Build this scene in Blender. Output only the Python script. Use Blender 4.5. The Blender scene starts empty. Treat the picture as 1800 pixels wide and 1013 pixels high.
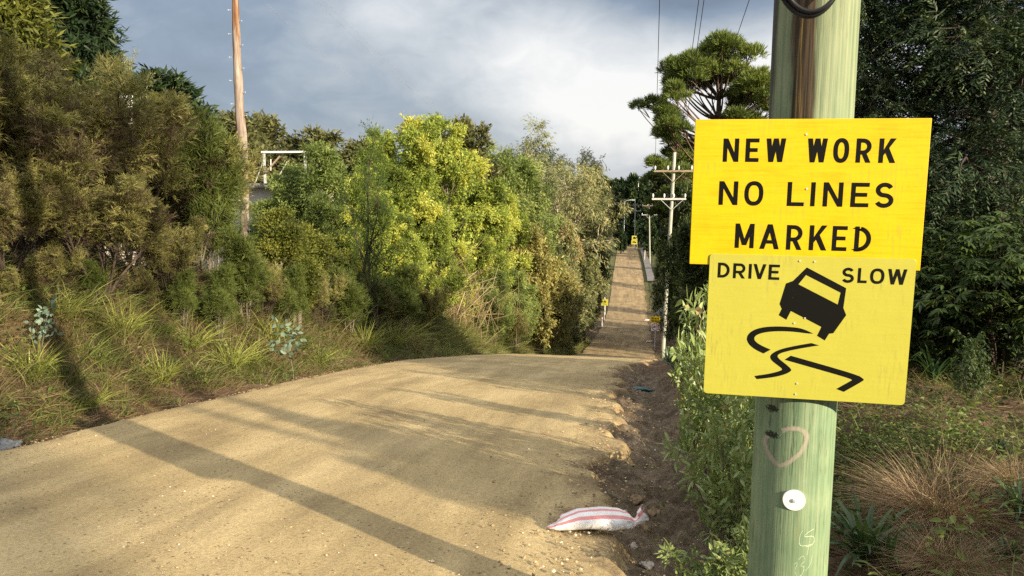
import bpy, math, random
import numpy as np
from mathutils import Vector
from mathutils.geometry import tessellate_polygon

# ------------------------------------------------------------------ camera, sky, sun, exposure
S = bpy.context.scene
COL = S.collection
R = math.radians
EYE = np.array([0.0, 0.0, 1.65])
PITCH, YAW, FPX = R(7.6), R(9.2), 1300.0
cd = bpy.data.cameras.new('camera')
cd.sensor_width = 36.0
cd.lens = 36.0 * FPX / 1800.0
cd.clip_start, cd.clip_end = 0.05, 3000.0
cam = bpy.data.objects.new('camera', cd)
cam.location = EYE
cam.rotation_euler = (R(90) - PITCH, 0, YAW)
COL.objects.link(cam)
S.camera = cam

SUN_AZ, SUN_EL = math.atan2(0.819, -0.574), R(19.5)
sl = bpy.data.lights.new('sun', 'SUN')
sl.energy, sl.angle, sl.color = 5.0, R(0.55), (1.0, 0.86, 0.63)
sun = bpy.data.objects.new('sun', sl)
sdir = Vector((math.sin(SUN_AZ) * math.cos(SUN_EL), math.cos(SUN_AZ) * math.cos(SUN_EL), math.sin(SUN_EL)))
sun.rotation_euler = sdir.to_track_quat('Z', 'Y').to_euler()
sun.location = (30, -20, 40)
COL.objects.link(sun)

S.view_settings.view_transform = 'Standard'
S.view_settings.look = 'None'
S.view_settings.gamma = 1.0
S.view_settings.exposure = 1.1
S.view_settings.use_curve_mapping = False
S.render.engine = 'CYCLES'
S.cycles.max_bounces = 6
S.cycles.diffuse_bounces = 3
S.cycles.glossy_bounces = 2
S.cycles.transmission_bounces = 3
S.cycles.use_denoising = False
S.cycles.sample_clamp_indirect = 6.0


class NT:
    """small helper to write shader maths"""
    def __init__(s, tree):
        s.t = tree
    def n(s, kind, **kw):
        nd = s.t.nodes.new(kind)
        for k, v in kw.items():
            setattr(nd, k, v)
        return nd
    def link(s, a, b):
        s.t.links.new(a, b)
    def put(s, sock, v):
        if isinstance(v, bpy.types.NodeSocket):
            s.t.links.new(v, sock)
        elif isinstance(v, (tuple, list)):
            sock.default_value = tuple(v) if len(v) == len(sock.default_value) else tuple(v) + (1.0,)
        else:
            sock.default_value = v
    def m(s, op, a, b=0.0, c=0.0, clamp=False):
        nd = s.n('ShaderNodeMath', operation=op, use_clamp=clamp)
        s.put(nd.inputs[0], a); s.put(nd.inputs[1], b)
        if len(nd.inputs) > 2:
            s.put(nd.inputs[2], c)
        return nd.outputs[0]
    def mix(s, f, a, b, mode='MIX'):
        nd = s.n('ShaderNodeMix', data_type='RGBA', blend_type=mode)
        s.put(nd.inputs[0], f); s.put(nd.inputs[6], a); s.put(nd.inputs[7], b)
        return nd.outputs[2]
    def ramp(s, f, stops, interp='LINEAR'):
        nd = s.n('ShaderNodeValToRGB')
        cr = nd.color_ramp
        cr.interpolation = interp
        while len(cr.elements) < len(stops):
            cr.elements.new(0.5)
        for e, (p, c) in zip(cr.elements, stops):
            e.position = p
            e.color = tuple(c) + (1.0,) if len(c) == 3 else c
        s.put(nd.inputs[0], f)
        return nd.outputs[0]
    def step(s, x, a, b):
        nd = s.n('ShaderNodeMapRange', interpolation_type='SMOOTHSTEP')
        s.put(nd.inputs[0], x)
        nd.inputs[1].default_value, nd.inputs[2].default_value = a, b
        nd.inputs[3].default_value, nd.inputs[4].default_value = 0.0, 1.0
        return nd.outputs[0]
    def noise(s, vec, scale, detail=4.0, rough=0.55, dist=0.0):
        nd = s.n('ShaderNodeTexNoise')
        s.put(nd.inputs['Vector'], vec)
        nd.inputs['Scale'].default_value = scale
        nd.inputs['Detail'].default_value = detail
        nd.inputs['Roughness'].default_value = rough
        nd.inputs['Distortion'].default_value = dist
        return nd.outputs[0]
    def scale(s, vec, sc, loc=(0, 0, 0)):
        nd = s.n('ShaderNodeMapping')
        s.put(nd.inputs[0], vec)
        nd.inputs['Location'].default_value = loc
        nd.inputs['Scale'].default_value = sc
        return nd.outputs[0]


W = bpy.data.worlds.new('World')
S.world = W
W.use_nodes = True
wt = W.node_tree
wt.nodes.clear()
w = NT(wt)
SKY_STRENGTH = 0.1
sky = w.n('ShaderNodeTexSky', sky_type='NISHITA', sun_disc=False)
sky.sun_elevation, sky.sun_rotation = SUN_EL, SUN_AZ
sky.air_density, sky.dust_density = 1.2, 1.5
tc = w.n('ShaderNodeTexCoord')
dirv = tc.outputs['Generated']
sx = w.n('ShaderNodeSeparateXYZ'); w.link(dirv, sx.inputs[0])
az = w.m('ARCTAN2', sx.outputs[0], sx.outputs[1])
el = w.m('ARCSINE', sx.outputs[2])
cv = w.n('ShaderNodeCombineXYZ'); w.put(cv.inputs[0], az); w.put(cv.inputs[1], w.m('MULTIPLY', el, 1.7))
nz = w.noise(w.scale(cv.outputs[0], (1, 1, 1), (2.3, 0.7, 0)), 5.0, 7.0, 0.52, 0.25)
nz2 = w.noise(w.scale(cv.outputs[0], (1, 1, 1), (7.1, 3.2, 0)), 15.0, 5.0, 0.6, 0.5)


def blob(a0, e0, sa, se):
    dx = w.m('DIVIDE', w.m('SUBTRACT', az, a0), sa)
    dy = w.m('DIVIDE', w.m('SUBTRACT', el, e0), se)
    r2 = w.m('ADD', w.m('MULTIPLY', dx, dx), w.m('MULTIPLY', dy, dy))
    return w.m('EXPONENT', w.m('MULTIPLY', r2, -1.0))


den = w.m('ADD', w.m('MULTIPLY', w.m('SUBTRACT', nz, 0.5), 0.62), 0.36)
den = w.m('ADD', den, w.m('MULTIPLY', w.m('SUBTRACT', nz2, 0.5), 0.36))
for b, g in ((blob(-0.13, 0.19, 0.15, 0.075), 0.40), (blob(-0.33, 0.225, 0.08, 0.05), 0.30), (blob(0.19, 0.12, 0.13, 0.09), 0.75),
             (blob(-0.03, 0.12, 0.16, 0.07), 0.36), (blob(0.07, 0.25, 0.12, 0.05), -0.62), (blob(-0.03, 0.07, 0.17, 0.06), 0.24),
             (blob(-0.62, 0.15, 0.22, 0.16), -0.10), (blob(-0.30, 0.07, 0.1, 0.05), -0.03), (blob(-0.45, 0.25, 0.2, 0.07), -0.12)):
    den = w.m('ADD', den, w.m('MULTIPLY', b, g))
k = 1.0 / (SKY_STRENGTH * 2 ** 1.1)
cl = w.ramp(den, [(0.0, (0.20 * k, 0.25 * k, 0.34 * k)), (0.25, (0.285 * k, 0.35 * k, 0.455 * k)), (0.45, (0.45 * k, 0.50 * k, 0.57 * k)),
                  (0.68, (0.68 * k, 0.71 * k, 0.75 * k)), (0.95, (0.97 * k, 0.96 * k, 0.95 * k))])
# above the frame the cloud is made brighter, to light the scene
hi = w.step(el, 0.30, 0.9)
cl = w.mix(hi, cl, (1.5 * k, 1.5 * k, 1.5 * k))
skyc = w.mix(0.93, sky.outputs[0], cl)
bg = w.n('ShaderNodeBackground'); bg.inputs['Strength'].default_value = SKY_STRENGTH
w.link(skyc, bg.inputs['Color'])
wo = w.n('ShaderNodeOutputWorld'); w.link(bg.outputs[0], wo.inputs['Surface'])

# ------------------------------------------------------------------ camera maths for placing things by where they stand
_fw = np.array([-math.sin(YAW) * math.cos(PITCH), math.cos(YAW) * math.cos(PITCH), -math.sin(PITCH)])
_rt = np.array([math.cos(YAW), math.sin(YAW), 0.0])
_up = np.cross(_rt, _fw)


def ray(x, y):
    return _fw + _rt * (x - 900.0) / FPX + _up * (506.5 - y) / FPX


def at(x, y, Y):
    d = ray(x, y)
    return EYE + d * Y / d[1]


# ------------------------------------------------------------------ noise and terrain
def _hash(ix, iy, seed):
    h = (ix.astype(np.int64) * 374761393 + iy.astype(np.int64) * 668265263 + seed * 2246822519) & 0xFFFFFFFF
    h = ((h ^ (h >> 13)) * 1274126177) & 0xFFFFFFFF
    h = h ^ (h >> 16)
    return (h & 0xFFFFFF) / float(0xFFFFFF)


def vnoise(x, y, seed=0):
    x = np.asarray(x, float); y = np.asarray(y, float)
    ix, iy = np.floor(x), np.floor(y)
    fx, fy = x - ix, y - iy
    fx = fx * fx * (3 - 2 * fx); fy = fy * fy * (3 - 2 * fy)
    a, b = _hash(ix, iy, seed), _hash(ix + 1, iy, seed)
    c, d = _hash(ix, iy + 1, seed), _hash(ix + 1, iy + 1, seed)
    return (a * (1 - fx) + b * fx) * (1 - fy) + (c * (1 - fx) + d * fx) * fy - 0.5


def fbm(x, y, seed=0, oct=4, gain=0.5):
    s, a = 0.0, 1.0
    for o in range(oct):
        s = s + a * vnoise(x * 2 ** o + 17.3 * o, y * 2 ** o - 9.1 * o, seed + o)
        a *= gain
    return s


def sstep(x, a, b):
    t = np.clip((np.asarray(x, float) - a) / (b - a), 0, 1)
    return t * t * (3 - 2 * t)


_py = [-40, -10, 0, 3, 5, 6, 7.6, 9.7, 11.8, 15, 20, 24.2, 30, 36, 45, 53, 64.5, 77, 91, 105, 116, 130, 156, 185, 200, 215, 240, 300, 420, 900]
_pz = [1.2, .55, .22, -.10, -.39, -.54, -.78, -1.09, -1.43, -2.0, -3.02, -3.92, -5.18, -6.55, -8.75, -10.2, -11.6, -12.9, -14.2, -14.7, -14.45, -13.45, -13.35, -13.75, -14.05, -14.7, -16.5, -19, -10, 10]
_gy = np.arange(-40, 900, 0.25)
_gz = np.interp(_gy, _py, _pz)
_ker = np.hanning(17); _ker /= _ker.sum()
_gz = np.convolve(np.pad(_gz, 8, mode='edge'), _ker, 'valid')


def prof(Y):
    return np.interp(Y, _gy, _gz)


def xl(Y):
    return np.interp(Y, [-40, 36, 46, 53, 77, 116, 156, 200, 300], [-4.9, -4.9, -4.2, -3.5, -3.1, -3.1, -3.4, -3.7, -4.2])


def xr(Y):
    return np.interp(Y, [-40, 0, 4, 10, 16, 20, 30, 45, 60, 116, 156, 200, 300], [-.1, -.1, -.08, -.1, -.12, .25, 1.0, 1.75, 2.0, 2.3, 2.0, 1.6, 1.2])


def ground(X, Y):
    X = np.asarray(X, float); Y = np.asarray(Y, float)
    z0 = prof(Y)
    sL = xl(Y) - X
    sR = X - xr(Y)
    z = z0 - 0.07
    z = z + np.where(sL > 0, 1.55 * sstep(sL, 0.25, 3.1) + 0.045 * np.clip(sL - 2, 0, 60) + 0.10 * fbm(X * .9, Y * .9, 3) * sstep(sL, .1, .6), 0)
    gut = -0.13 * np.exp(-((sR - 0.42) / 0.34) ** 2) * np.where(Y < 40, 1, 0.4)
    bank = 0.42 * sstep(sR, 0.75, 2.4) + 0.05 * np.clip(sR - 1, 0, 40)
    rough = sstep(sR, -0.25, .15) * (0.11 * fbm(X * 3.1, Y * 2.2, 11, 5, .6) + 0.075 * fbm(X * 11, Y * 10, 31, 4, .6))
    z = z + np.where(sR > -.3, gut + bank + rough, 0)
    # far hills: the valley side rises again beyond the crest
    z = z + 10 * sstep(np.abs(X), 60, 260) * sstep(Y, 60, 220)
    return z


def gz(x, y):
    return float(ground(np.array([x]), np.array([y]))[0])


# ------------------------------------------------------------------ mesh helpers
def mesh_np(name, V, F, tone=None, uv=None, smooth=False):
    """V (n,3); F list of (m,k) int arrays; tone per vertex; uv per vertex"""
    me = bpy.data.meshes.new(name)
    V = np.asarray(V, np.float32)
    if not isinstance(F, list):
        F = [F]
    F = [np.asarray(f, np.int32) for f in F if len(f)]
    me.vertices.add(len(V))
    me.vertices.foreach_set('co', V.ravel())
    loops = np.concatenate([f.ravel() for f in F])
    tot = np.concatenate([np.full(len(f), f.shape[1], np.int32) for f in F])
    start = np.concatenate([[0], np.cumsum(tot)[:-1]]).astype(np.int32)
    me.loops.add(len(loops))
    me.loops.foreach_set('vertex_index', loops)
    me.polygons.add(len(tot))
    me.polygons.foreach_set('loop_start', start)
    me.polygons.foreach_set('loop_total', tot)
    me.polygons.foreach_set('use_smooth', np.full(len(tot), bool(smooth)))
    if tone is not None:
        a = me.attributes.new('tone', 'FLOAT', 'POINT')
        a.data.foreach_set('value', np.asarray(tone, np.float32))
    if uv is not None:
        a = me.attributes.new('strip', 'FLOAT_VECTOR', 'POINT')
        u3 = np.zeros((len(V), 3), np.float32); u3[:, :2] = uv
        a.data.foreach_set('vector', u3.ravel())
    me.update(calc_edges=True)
    me.validate()
    return me


def obj(name, me, mat=None, parent=None, loc=None):
    o = bpy.data.objects.new(name, me)
    if mat is not None and len(me.materials) == 0:
        me.materials.append(mat)
    COL.objects.link(o)
    if parent is not None:
        o.parent = parent
    if loc is not None:
        o.location = loc
    return o


def tag(o, label=None, cat=None, group=None, kind=None):
    if label: o['label'] = label
    if cat: o['category'] = cat
    if group: o['group'] = group
    if kind: o['kind'] = kind
    return o


def thing(name, label, cat, loc=(0, 0, 0), rot=(0, 0, 0), scale=(1, 1, 1), group=None):
    o = bpy.data.objects.new(name, None)
    o.empty_display_size = 0.2
    COL.objects.link(o)
    o.location, o.rotation_euler, o.scale = loc, rot, scale
    return tag(o, label, cat, group)


class MB:
    """collects boxes, tubes, polygons into one mesh"""
    def __init__(s):
        s.V, s.F, s.n = [], {}, 0
        s.T = []
    def add(s, V, F):
        V = np.asarray(V, float)
        for f in F:
            s.F.setdefault(len(f), []).append([i + s.n for i in f])
        s.V.append(V); s.n += len(V)
    def box(s, c, size, ax=None):
        c = np.array(c, float); h = np.array(size, float) / 2
        A = np.eye(3) if ax is None else np.asarray(ax, float)
        P = [c + A[0] * h[0] * i + A[1] * h[1] * j + A[2] * h[2] * k for k in (-1, 1) for j in (-1, 1) for i in (-1, 1)]
        s.add(P, [(0, 2, 3, 1), (4, 5, 7, 6), (0, 1, 5, 4), (2, 6, 7, 3), (0, 4, 6, 2), (1, 3, 7, 5)])
        return s
    def tube(s, pts, rad, n=8, caps=True):
        pts = np.asarray(pts, float)
        rad = np.full(len(pts), rad) if np.isscalar(rad) else np.asarray(rad, float)
        V, F = tube_arrays(pts, rad, n)
        F = [tuple(f) for f in F]
        if caps:
            F.append(tuple(range(n - 1, -1, -1)))
            m = (len(pts) - 1) * n
            F.append(tuple(range(m, m + n)))
        s.add(V, F)
        return s
    def bar(s, a, b, wd, th):
        a, b = np.array(a, float), np.array(b, float)
        d = b - a; L = np.linalg.norm(d); d /= L
        r = np.cross(d, (0, 0, 1.)); 
        if np.linalg.norm(r) < 1e-3: r = np.array([1., 0, 0])
        r /= np.linalg.norm(r); u = np.cross(r, d)
        return s.box((a + b) / 2, (L, wd, th), (d, r, u))
    def mesh(s, name, smooth=False):
        return mesh_np(name, np.concatenate(s.V), [np.array(f) for f in s.F.values()], smooth=smooth)
    def build(s, name, mat, parent=None, smooth=False, bevel=0.0, loc=None):
        o = obj(name, s.mesh(name, smooth), mat, parent, loc)
        if bevel:
            b = o.modifiers.new('bevel', 'BEVEL'); b.width = bevel; b.segments = 2; b.limit_method = 'ANGLE'
        return o


def tube_arrays(pts, rad, n):
    t = np.gradient(pts, axis=0)
    t /= np.linalg.norm(t, axis=1, keepdims=True) + 1e-9
    ref = np.array([0.31, 0.87, 0.12]) if abs(t[0, 2]) > 0.8 else np.array([0.05, 0.1, 1.0])
    a = np.cross(t, ref); a /= np.linalg.norm(a, axis=1, keepdims=True) + 1e-9
    b = np.cross(t, a)
    th = np.arange(n) * 2 * np.pi / n
    V = pts[:, None, :] + rad[:, None, None] * (a[:, None, :] * np.cos(th)[None, :, None] + b[:, None, :] * np.sin(th)[None, :, None])
    i = np.arange(len(pts) - 1)[:, None] * n; j = np.arange(n)[None, :]; j2 = (j + 1) % n
    F = np.stack([i + j, i + j2, i + n + j2, i + n + j], -1).reshape(-1, 4)
    return V.reshape(-1, 3), F


# ------------------------------------------------------------------ materials
def material(name):
    m = bpy.data.materials.new(name)
    m.use_nodes = True
    m.node_tree.nodes.clear()
    return m, NT(m.node_tree)


def finish(m, t, color, rough=0.8, spec=0.3, bump=None, bstr=0.3, bdist=0.01, metal=0.0):
    p = t.n('ShaderNodeBsdfPrincipled')
    t.put(p.inputs['Base Color'], color); t.put(p.inputs['Roughness'], rough)
    p.inputs['Specular IOR Level'].default_value = spec
    p.inputs['Metallic'].default_value = metal
    if bump is not None:
        b = t.n('ShaderNodeBump'); b.inputs['Strength'].default_value = bstr; b.inputs['Distance'].default_value = bdist
        t.put(b.inputs['Height'], bump); t.link(b.outputs[0], p.inputs['Normal'])
    o = t.n('ShaderNodeOutputMaterial'); t.link(p.outputs[0], o.inputs[0])
    return m


def mat_plain(name, col, rough=0.6, var=0.25, sc=6.0, spec=0.3, bstr=0.2, metal=0.0, bsc=40.0):
    m, t = material(name)
    c = t.n('ShaderNodeTexCoord').outputs['Object']
    n = t.noise(c, sc, 5, .6)
    lo = tuple(x * (1 - var) for x in col); hi = tuple(min(1, x * (1 + var)) for x in col)
    return finish(m, t, t.ramp(n, [(.3, lo), (.7, hi)]), rough, spec, t.noise(c, bsc, 3), bstr, .004, metal)


def mat_leaf(name, stops, transl=0.35, rough=0.5, spec=0.25):
    m, t = material(name)
    a = t.n('ShaderNodeAttribute', attribute_name='tone')
    col = t.ramp(a.outputs['Fac'], stops)
    p = t.n('ShaderNodeBsdfPrincipled')
    t.put(p.inputs['Base Color'], col); p.inputs['Roughness'].default_value = rough
    p.inputs['Specular IOR Level'].default_value = spec
    tr = t.n('ShaderNodeBsdfTranslucent')
    t.put(tr.inputs[0], t.mix(0.35, col, (1.0, 0.95, 0.35), 'MULTIPLY'))
    mx = t.n('ShaderNodeMixShader'); mx.inputs[0].default_value = transl
    t.link(p.outputs[0], mx.inputs[1]); t.link(tr.outputs[0], mx.inputs[2])
    o = t.n('ShaderNodeOutputMaterial'); t.link(mx.outputs[0], o.inputs[0])
    return m


def mat_bark(name, lo, hi, sc=(9, 9, 1.2), rough=.85):
    m, t = material(name)
    c = t.scale(t.n('ShaderNodeTexCoord').outputs['Object'], sc)
    n = t.noise(c, 3.0, 6, .65, .4)
    return finish(m, t, t.ramp(n, [(.32, lo), (.68, hi)]), rough, .2, n, .8, .02)


M = {}
M['teatree'] = mat_leaf('teatree_leaf', [(0, (.10, .068, .050)), (.25, (.135, .10, .055)), (.42, (.155, .15, .048)), (.7, (.245, .24, .072)), (1, (.38, .35, .13))])
M['longleaf'] = mat_leaf('longleaf_leaf', [(0, (.05, .065, .015)), (.5, (.095, .125, .026)), (1, (.17, .20, .05))])
M['gold'] = mat_leaf('golden_leaf', [(0, (.085, .115, .02)), (.4, (.23, .295, .05)), (.75, (.38, .44, .085)), (1, (.56, .56, .11))], .42)
M['green'] = mat_leaf('green_leaf', [(0, (.08, .115, .03)), (.5, (.21, .27, .07)), (1, (.38, .43, .14))], .42)
M['midgreen'] = mat_leaf('midgreen_leaf', [(0, (.03, .05, .012)), (.5, (.075, .12, .022)), (1, (.14, .21, .045))])
M['bronze'] = mat_leaf('bronze_leaf', [(0, (.13, .125, .04)), (.5, (.31, .28, .09)), (1, (.48, .43, .15))], .35)
M['olive'] = mat_leaf('olive_leaf', [(0, (.055, .06, .022)), (.5, (.12, .125, .045)), (1, (.20, .20, .08))])
M['fennel'] = mat_leaf('fennel_leaf', [(0, (.045, .055, .012)), (.5, (.105, .125, .022)), (1, (.22, .225, .04))])
M['euc'] = mat_leaf('gum_leaf', [(0, (.11, .125, .05)), (.5, (.235, .25, .105)), (.85, (.37, .36, .16)), (1, (.46, .33, .15))], .3)
M['pine'] = mat_leaf('pine_needle', [(0, (.04, .06, .015)), (.5, (.125, .17, .036)), (1, (.24, .28, .065))], .2)
M['conifer'] = mat_leaf('conifer_needle', [(0, (.012, .024, .010)), (.6, (.028, .050, .018)), (1, (.05, .075, .022))], .15)
M['lime'] = mat_leaf('lime_conifer_needle', [(0, (.05, .06, .012)), (1, (.16, .17, .03))], .25)
M['cypress'] = mat_leaf('cypress_spray', [(0, (.009, .020, .009)), (.6, (.034, .060, .024)), (1, (.14, .18, .07))], .15)
M['dark'] = mat_leaf('dark_leaf', [(0, (.016, .026, .008)), (.6, (.04, .06, .015)), (1, (.09, .12, .03))], .25)
M['palm'] = mat_leaf('palmate_leaf', [(0, (.03, .05, .018)), (.6, (.07, .11, .03)), (1, (.14, .19, .05))], .3, .4)
M['lance'] = mat_leaf('lance_leaf', [(0, (.09, .135, .035)), (.5, (.205, .27, .08)), (.9, (.36, .41, .17)), (1, (.40, .28, .14))], .3, .38, .4)
M['bluegum'] = mat_leaf('blue_leaf', [(0, (.09, .14, .09)), (1, (.25, .32, .24))], .2, .45)
M['grass'] = mat_leaf('grass_blade', [(0, (.085, .06, .03)), (.3, (.22, .165, .078)), (.52, (.095, .112, .028)), (.8, (.13, .17, .038)), (1, (.25, .265, .08))], .35)
M['dry'] = mat_leaf('dry_blade', [(0, (.13, .085, .045)), (.5, (.33, .23, .13)), (1, (.55, .41, .26))], .3)
M['litter'] = mat_leaf('litter_blade', [(0, (.05, .028, .016)), (.5, (.13, .075, .04)), (1, (.27, .18, .09))], .15)
M['strap'] = mat_leaf('strap_leaf', [(0, (.02, .045, .015)), (.6, (.05, .10, .03)), (1, (.11, .17, .05))], .25, .35, .45)
M['tussock'] = mat_leaf('tussock_blade', [(0, (.12, .12, .03)), (.5, (.26, .29, .06)), (1, (.42, .42, .13))], .35)
M['clover'] = mat_leaf('clover_leaf', [(0, (.045, .062, .015)), (.5, (.10, .14, .03)), (1, (.22, .25, .065))], .35)
M['bark_dark'] = mat_bark('dark_bark', (.030, .021, .016), (.10, .075, .058))
M['bark_grey'] = mat_bark('grey_bark', (.10, .085, .065), (.26, .225, .175))
M['bark_pale'] = mat_bark('pale_bark', (.25, .20, .14), (.55, .49, .38))
M['bark_black'] = mat_bark('charred_bark', (.010, .008, .007), (.035, .027, .022))
M['bark_brown'] = mat_bark('brown_bark', (.075, .05, .035), (.19, .135, .10))
M['galv'] = mat_plain('galvanised_steel', (.55, .57, .58), .45, .15, 8, .5, .1, .3)
M['white'] = mat_plain('white_paint', (.74, .74, .71), .5, .12, 9)
M['blackpaint'] = mat_plain('black_paint', (.012, .012, .012), .5, .3, 20)
M['cable'] = mat_plain('black_cable', (.018, .018, .020), .45, .2, 20)
M['arm_wood'] = mat_plain('arm_wood', (.30, .22, .16), .8, .3, 12)
M['pole_grey'] = mat_bark('weathered_pole', (.27, .27, .22), (.48, .48, .40), (8, 8, .5))
M['arm_white'] = mat_plain('arm_white', (.50, .50, .47), .6, .15, 9)
M['porcelain'] = mat_plain('porcelain', (.8, .8, .8), .2, .05, 9)

# ------------------------------------------------------------------ the ground and the road
def axis(*segs):
    out = []
    for a, b, st in segs:
        out.append(np.arange(a, b - 1e-6, st))
    return np.concatenate(out + [[segs[-1][1]]])


def grid_mesh(name, X, Y, Z, tone=None):
    ny, nx = X.shape
    i = np.arange(ny - 1)[:, None] * nx + np.arange(nx - 1)[None, :]
    F = np.stack([i, i + 1, i + nx + 1, i + nx], -1).reshape(-1, 4)
    return mesh_np(name, np.stack([X, Y, Z], -1).reshape(-1, 3), F, tone, smooth=True)


gx = axis((-420, -40, 20), (-40, -10, 1.0), (-10, -5.4, .13), (-5.4, -4, .07), (-4, -.6, .4), (-.6, 2.2, .035), (2.2, 8, .12), (8, 40, 1.0), (40, 420, 20))
gy = axis((-40, 0, 2), (0, 2, .25), (2, 14, .05), (14, 60, .25), (60, 250, 2), (250, 890, 20))
GX, GY = np.meshgrid(gx, gy)

m, t = material('soil')
c = t.n('ShaderNodeTexCoord').outputs['Object']
sp = t.n('ShaderNodeSeparateXYZ'); t.link(c, sp.inputs[0])
big = t.noise(c, .9, 5, .6, .3); fine = t.noise(c, 18, 6, .7); grit = t.noise(c, 95, 3, .6)
earth = t.ramp(t.m('ADD', t.m('MULTIPLY', big, .5), t.m('MULTIPLY', fine, .5)), [(.34, (.055, .034, .020)), (.5, (.12, .078, .045)), (.66, (.23, .155, .09))])
mud = t.ramp(t.m('ADD', t.m('MULTIPLY', t.noise(c, 3.5, 5, .6, .6), .6), t.m('MULTIPLY', fine, .4)), [(.36, (.060, .042, .027)), (.5, (.145, .107, .068)), (.68, (.29, .23, .155))])
wob = t.m('MULTIPLY', t.m('SUBTRACT', t.noise(c, 2.2, 4, .6), .5), .9)
xg = t.m('ADD', sp.outputs[0], wob)
band = t.m('MULTIPLY', t.step(xg, -.25, -.02), t.m('SUBTRACT', 1.0, t.step(xg, .45, .85)))
band = t.m('MULTIPLY', band, t.m('SUBTRACT', 1.0, t.step(sp.outputs[1], 14, 22)))
away = t.m('ADD', t.step(t.m('ABSOLUTE', sp.outputs[0]), 9, 22), t.step(sp.outputs[1], 60, 140), clamp=True)
earth = t.mix(t.m('MULTIPLY', away, .85), earth, t.ramp(fine, [(.35, (.035, .045, .014)), (.65, (.10, .115, .035))]))
scol = t.mix(band, earth, mud)
bm = t.m('ADD', t.m('MULTIPLY', fine, .7), t.m('MULTIPLY', grit, .35))
finish(m, t, scol, .9, .2, bm, 1.0, .05)
M['soil'] = m
g = obj('ground', grid_mesh('ground', GX, GY, ground(GX, GY)), M['soil'])
tag(g, kind='structure')

m, t = material('sand_road')
c = t.n('ShaderNodeTexCoord').outputs['Object']
sp = t.n('ShaderNodeSeparateXYZ'); t.link(c, sp.inputs[0])
tracks = t.noise(t.scale(c, (2.2, .10, 1)), 1.3, 4, .6, .2)
rolled = t.noise(t.scale(c, (7.5, .35, 1)), 2.0, 4, .65, .3)
patch = t.noise(t.scale(c, (1.0, .45, 1)), 1.1, 6, .65, .5)
gr = t.noise(c, 55, 5, .75); gr2 = t.noise(c, 210, 2, .6)
v = t.m('ADD', t.m('MULTIPLY', tracks, .30), t.m('ADD', t.m('MULTIPLY', rolled, .10), t.m('MULTIPLY', patch, .60)))
base = t.ramp(v, [(.34, (.25, .182, .095)), (.47, (.365, .277, .140)), (.56, (.46, .352, .183)), (.68, (.54, .425, .23))])
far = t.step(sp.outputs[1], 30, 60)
base = t.mix(t.m('MULTIPLY', far, .9), base, t.ramp(v, [(.36, (.13, .092, .050)), (.5, (.25, .18, .098)), (.64, (.37, .275, .15))]))  # browner sand down the hill, with the roadside shade put into its colour
grain = t.ramp(gr, [(.28, (.52, .50, .46)), (.5, (1, 1, 1)), (.72, (1.35, 1.32, 1.27))])
col = t.mix(.85, base, grain, 'MULTIPLY')
vo = t.n('ShaderNodeTexVoronoi'); vo.inputs['Scale'].default_value = 34; t.put(vo.inputs['Vector'], c)
vsep = t.n('ShaderNodeSeparateColor'); t.link(vo.outputs['Color'], vsep.inputs[0])
coarse = t.step(t.noise(t.scale(c, (1.6, .55, 1)), 1.4, 5, .7, .8), .50, .63)
peb = t.m('MULTIPLY', t.m('LESS_THAN', vo.outputs['Distance'], .30), t.m('GREATER_THAN', vsep.outputs[0], t.m('SUBTRACT', .93, t.m('MULTIPLY', coarse, .38))))
pcol = t.ramp(vsep.outputs[1], [(.2, (.12, .085, .05)), (.7, (.24, .17, .10)), (.95, (.6, .5, .36))])
col = t.mix(t.m('MULTIPLY', peb, .8), col, pcol)
ed = t.n('ShaderNodeAttribute', attribute_name='tone').outputs['Fac']
edn = t.m('ADD', ed, t.m('MULTIPLY', t.m('SUBTRACT', t.noise(c, 3.2, 6, .7, .5), .5), 1.5))
col = t.mix(t.m('MULTIPLY', t.step(edn, .62, 1.0), .8), col, t.ramp(gr, [(.3, (.07, .047, .028)), (.7, (.24, .165, .095))]))
damp = t.step(t.noise(t.scale(c, (.9, .5, 1)), .8, 5, .65, .6), .55, .70)
col = t.mix(t.m('MULTIPLY', damp, .28), col, (.20, .145, .085))
rut = t.noise(t.scale(c, (3.0, .06, 1)), 1.1, 3, .5, .1)
col = t.mix(t.m('MULTIPLY', t.step(rut, .50, .66), .24), col, (.24, .175, .10))
hb = t.m('ADD', t.m('MULTIPLY', gr, .55), t.m('ADD', t.m('MULTIPLY', gr2, .3), t.m('MULTIPLY', t.m('MULTIPLY', peb, t.m('SUBTRACT', .3, vo.outputs['Distance'])), 2.2)))
hb = t.m('ADD', hb, t.m('MULTIPLY', t.noise(t.scale(c, (6, 3.5, 1)), 1.0, 4, .6), .8))
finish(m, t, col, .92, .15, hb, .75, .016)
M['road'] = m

ry = axis((-40, 0, 1), (0, 16, .06), (16, 60, .25), (60, 300, 1.5))
ns = 90
sc_ = np.linspace(0, 1, ns)
sc_ = .5 - .5 * np.cos(np.pi * sc_) * (0.75 + .25 * np.abs(np.cos(np.pi * sc_)))
RY = np.repeat(ry[:, None], ns, 1)
eL = xl(ry) + .11 * fbm(ry * .8, ry * 0 + 5, 41, 5, .62) - .02
eR = xr(ry) + np.where(ry < 24, .34, .25) * fbm(ry * .9, ry * 0 + 2, 57, 5, .66) + .04
RX = eL[:, None] * (1 - sc_)[None, :] + eR[:, None] * sc_[None, :]
dl = RX - eL[:, None]; dr = eR[:, None] - RX
RZ = prof(RY) + .018 * fbm(RX * .9, RY * .35, 71, 3) + .012 * fbm(RX * 2.6, RY * .5, 73, 3)
RZ = RZ + .024 * (1 - sstep(dr, 0.0, .9)) * fbm(RX * 5.5, RY * 5.5, 75, 5, .65)
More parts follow.
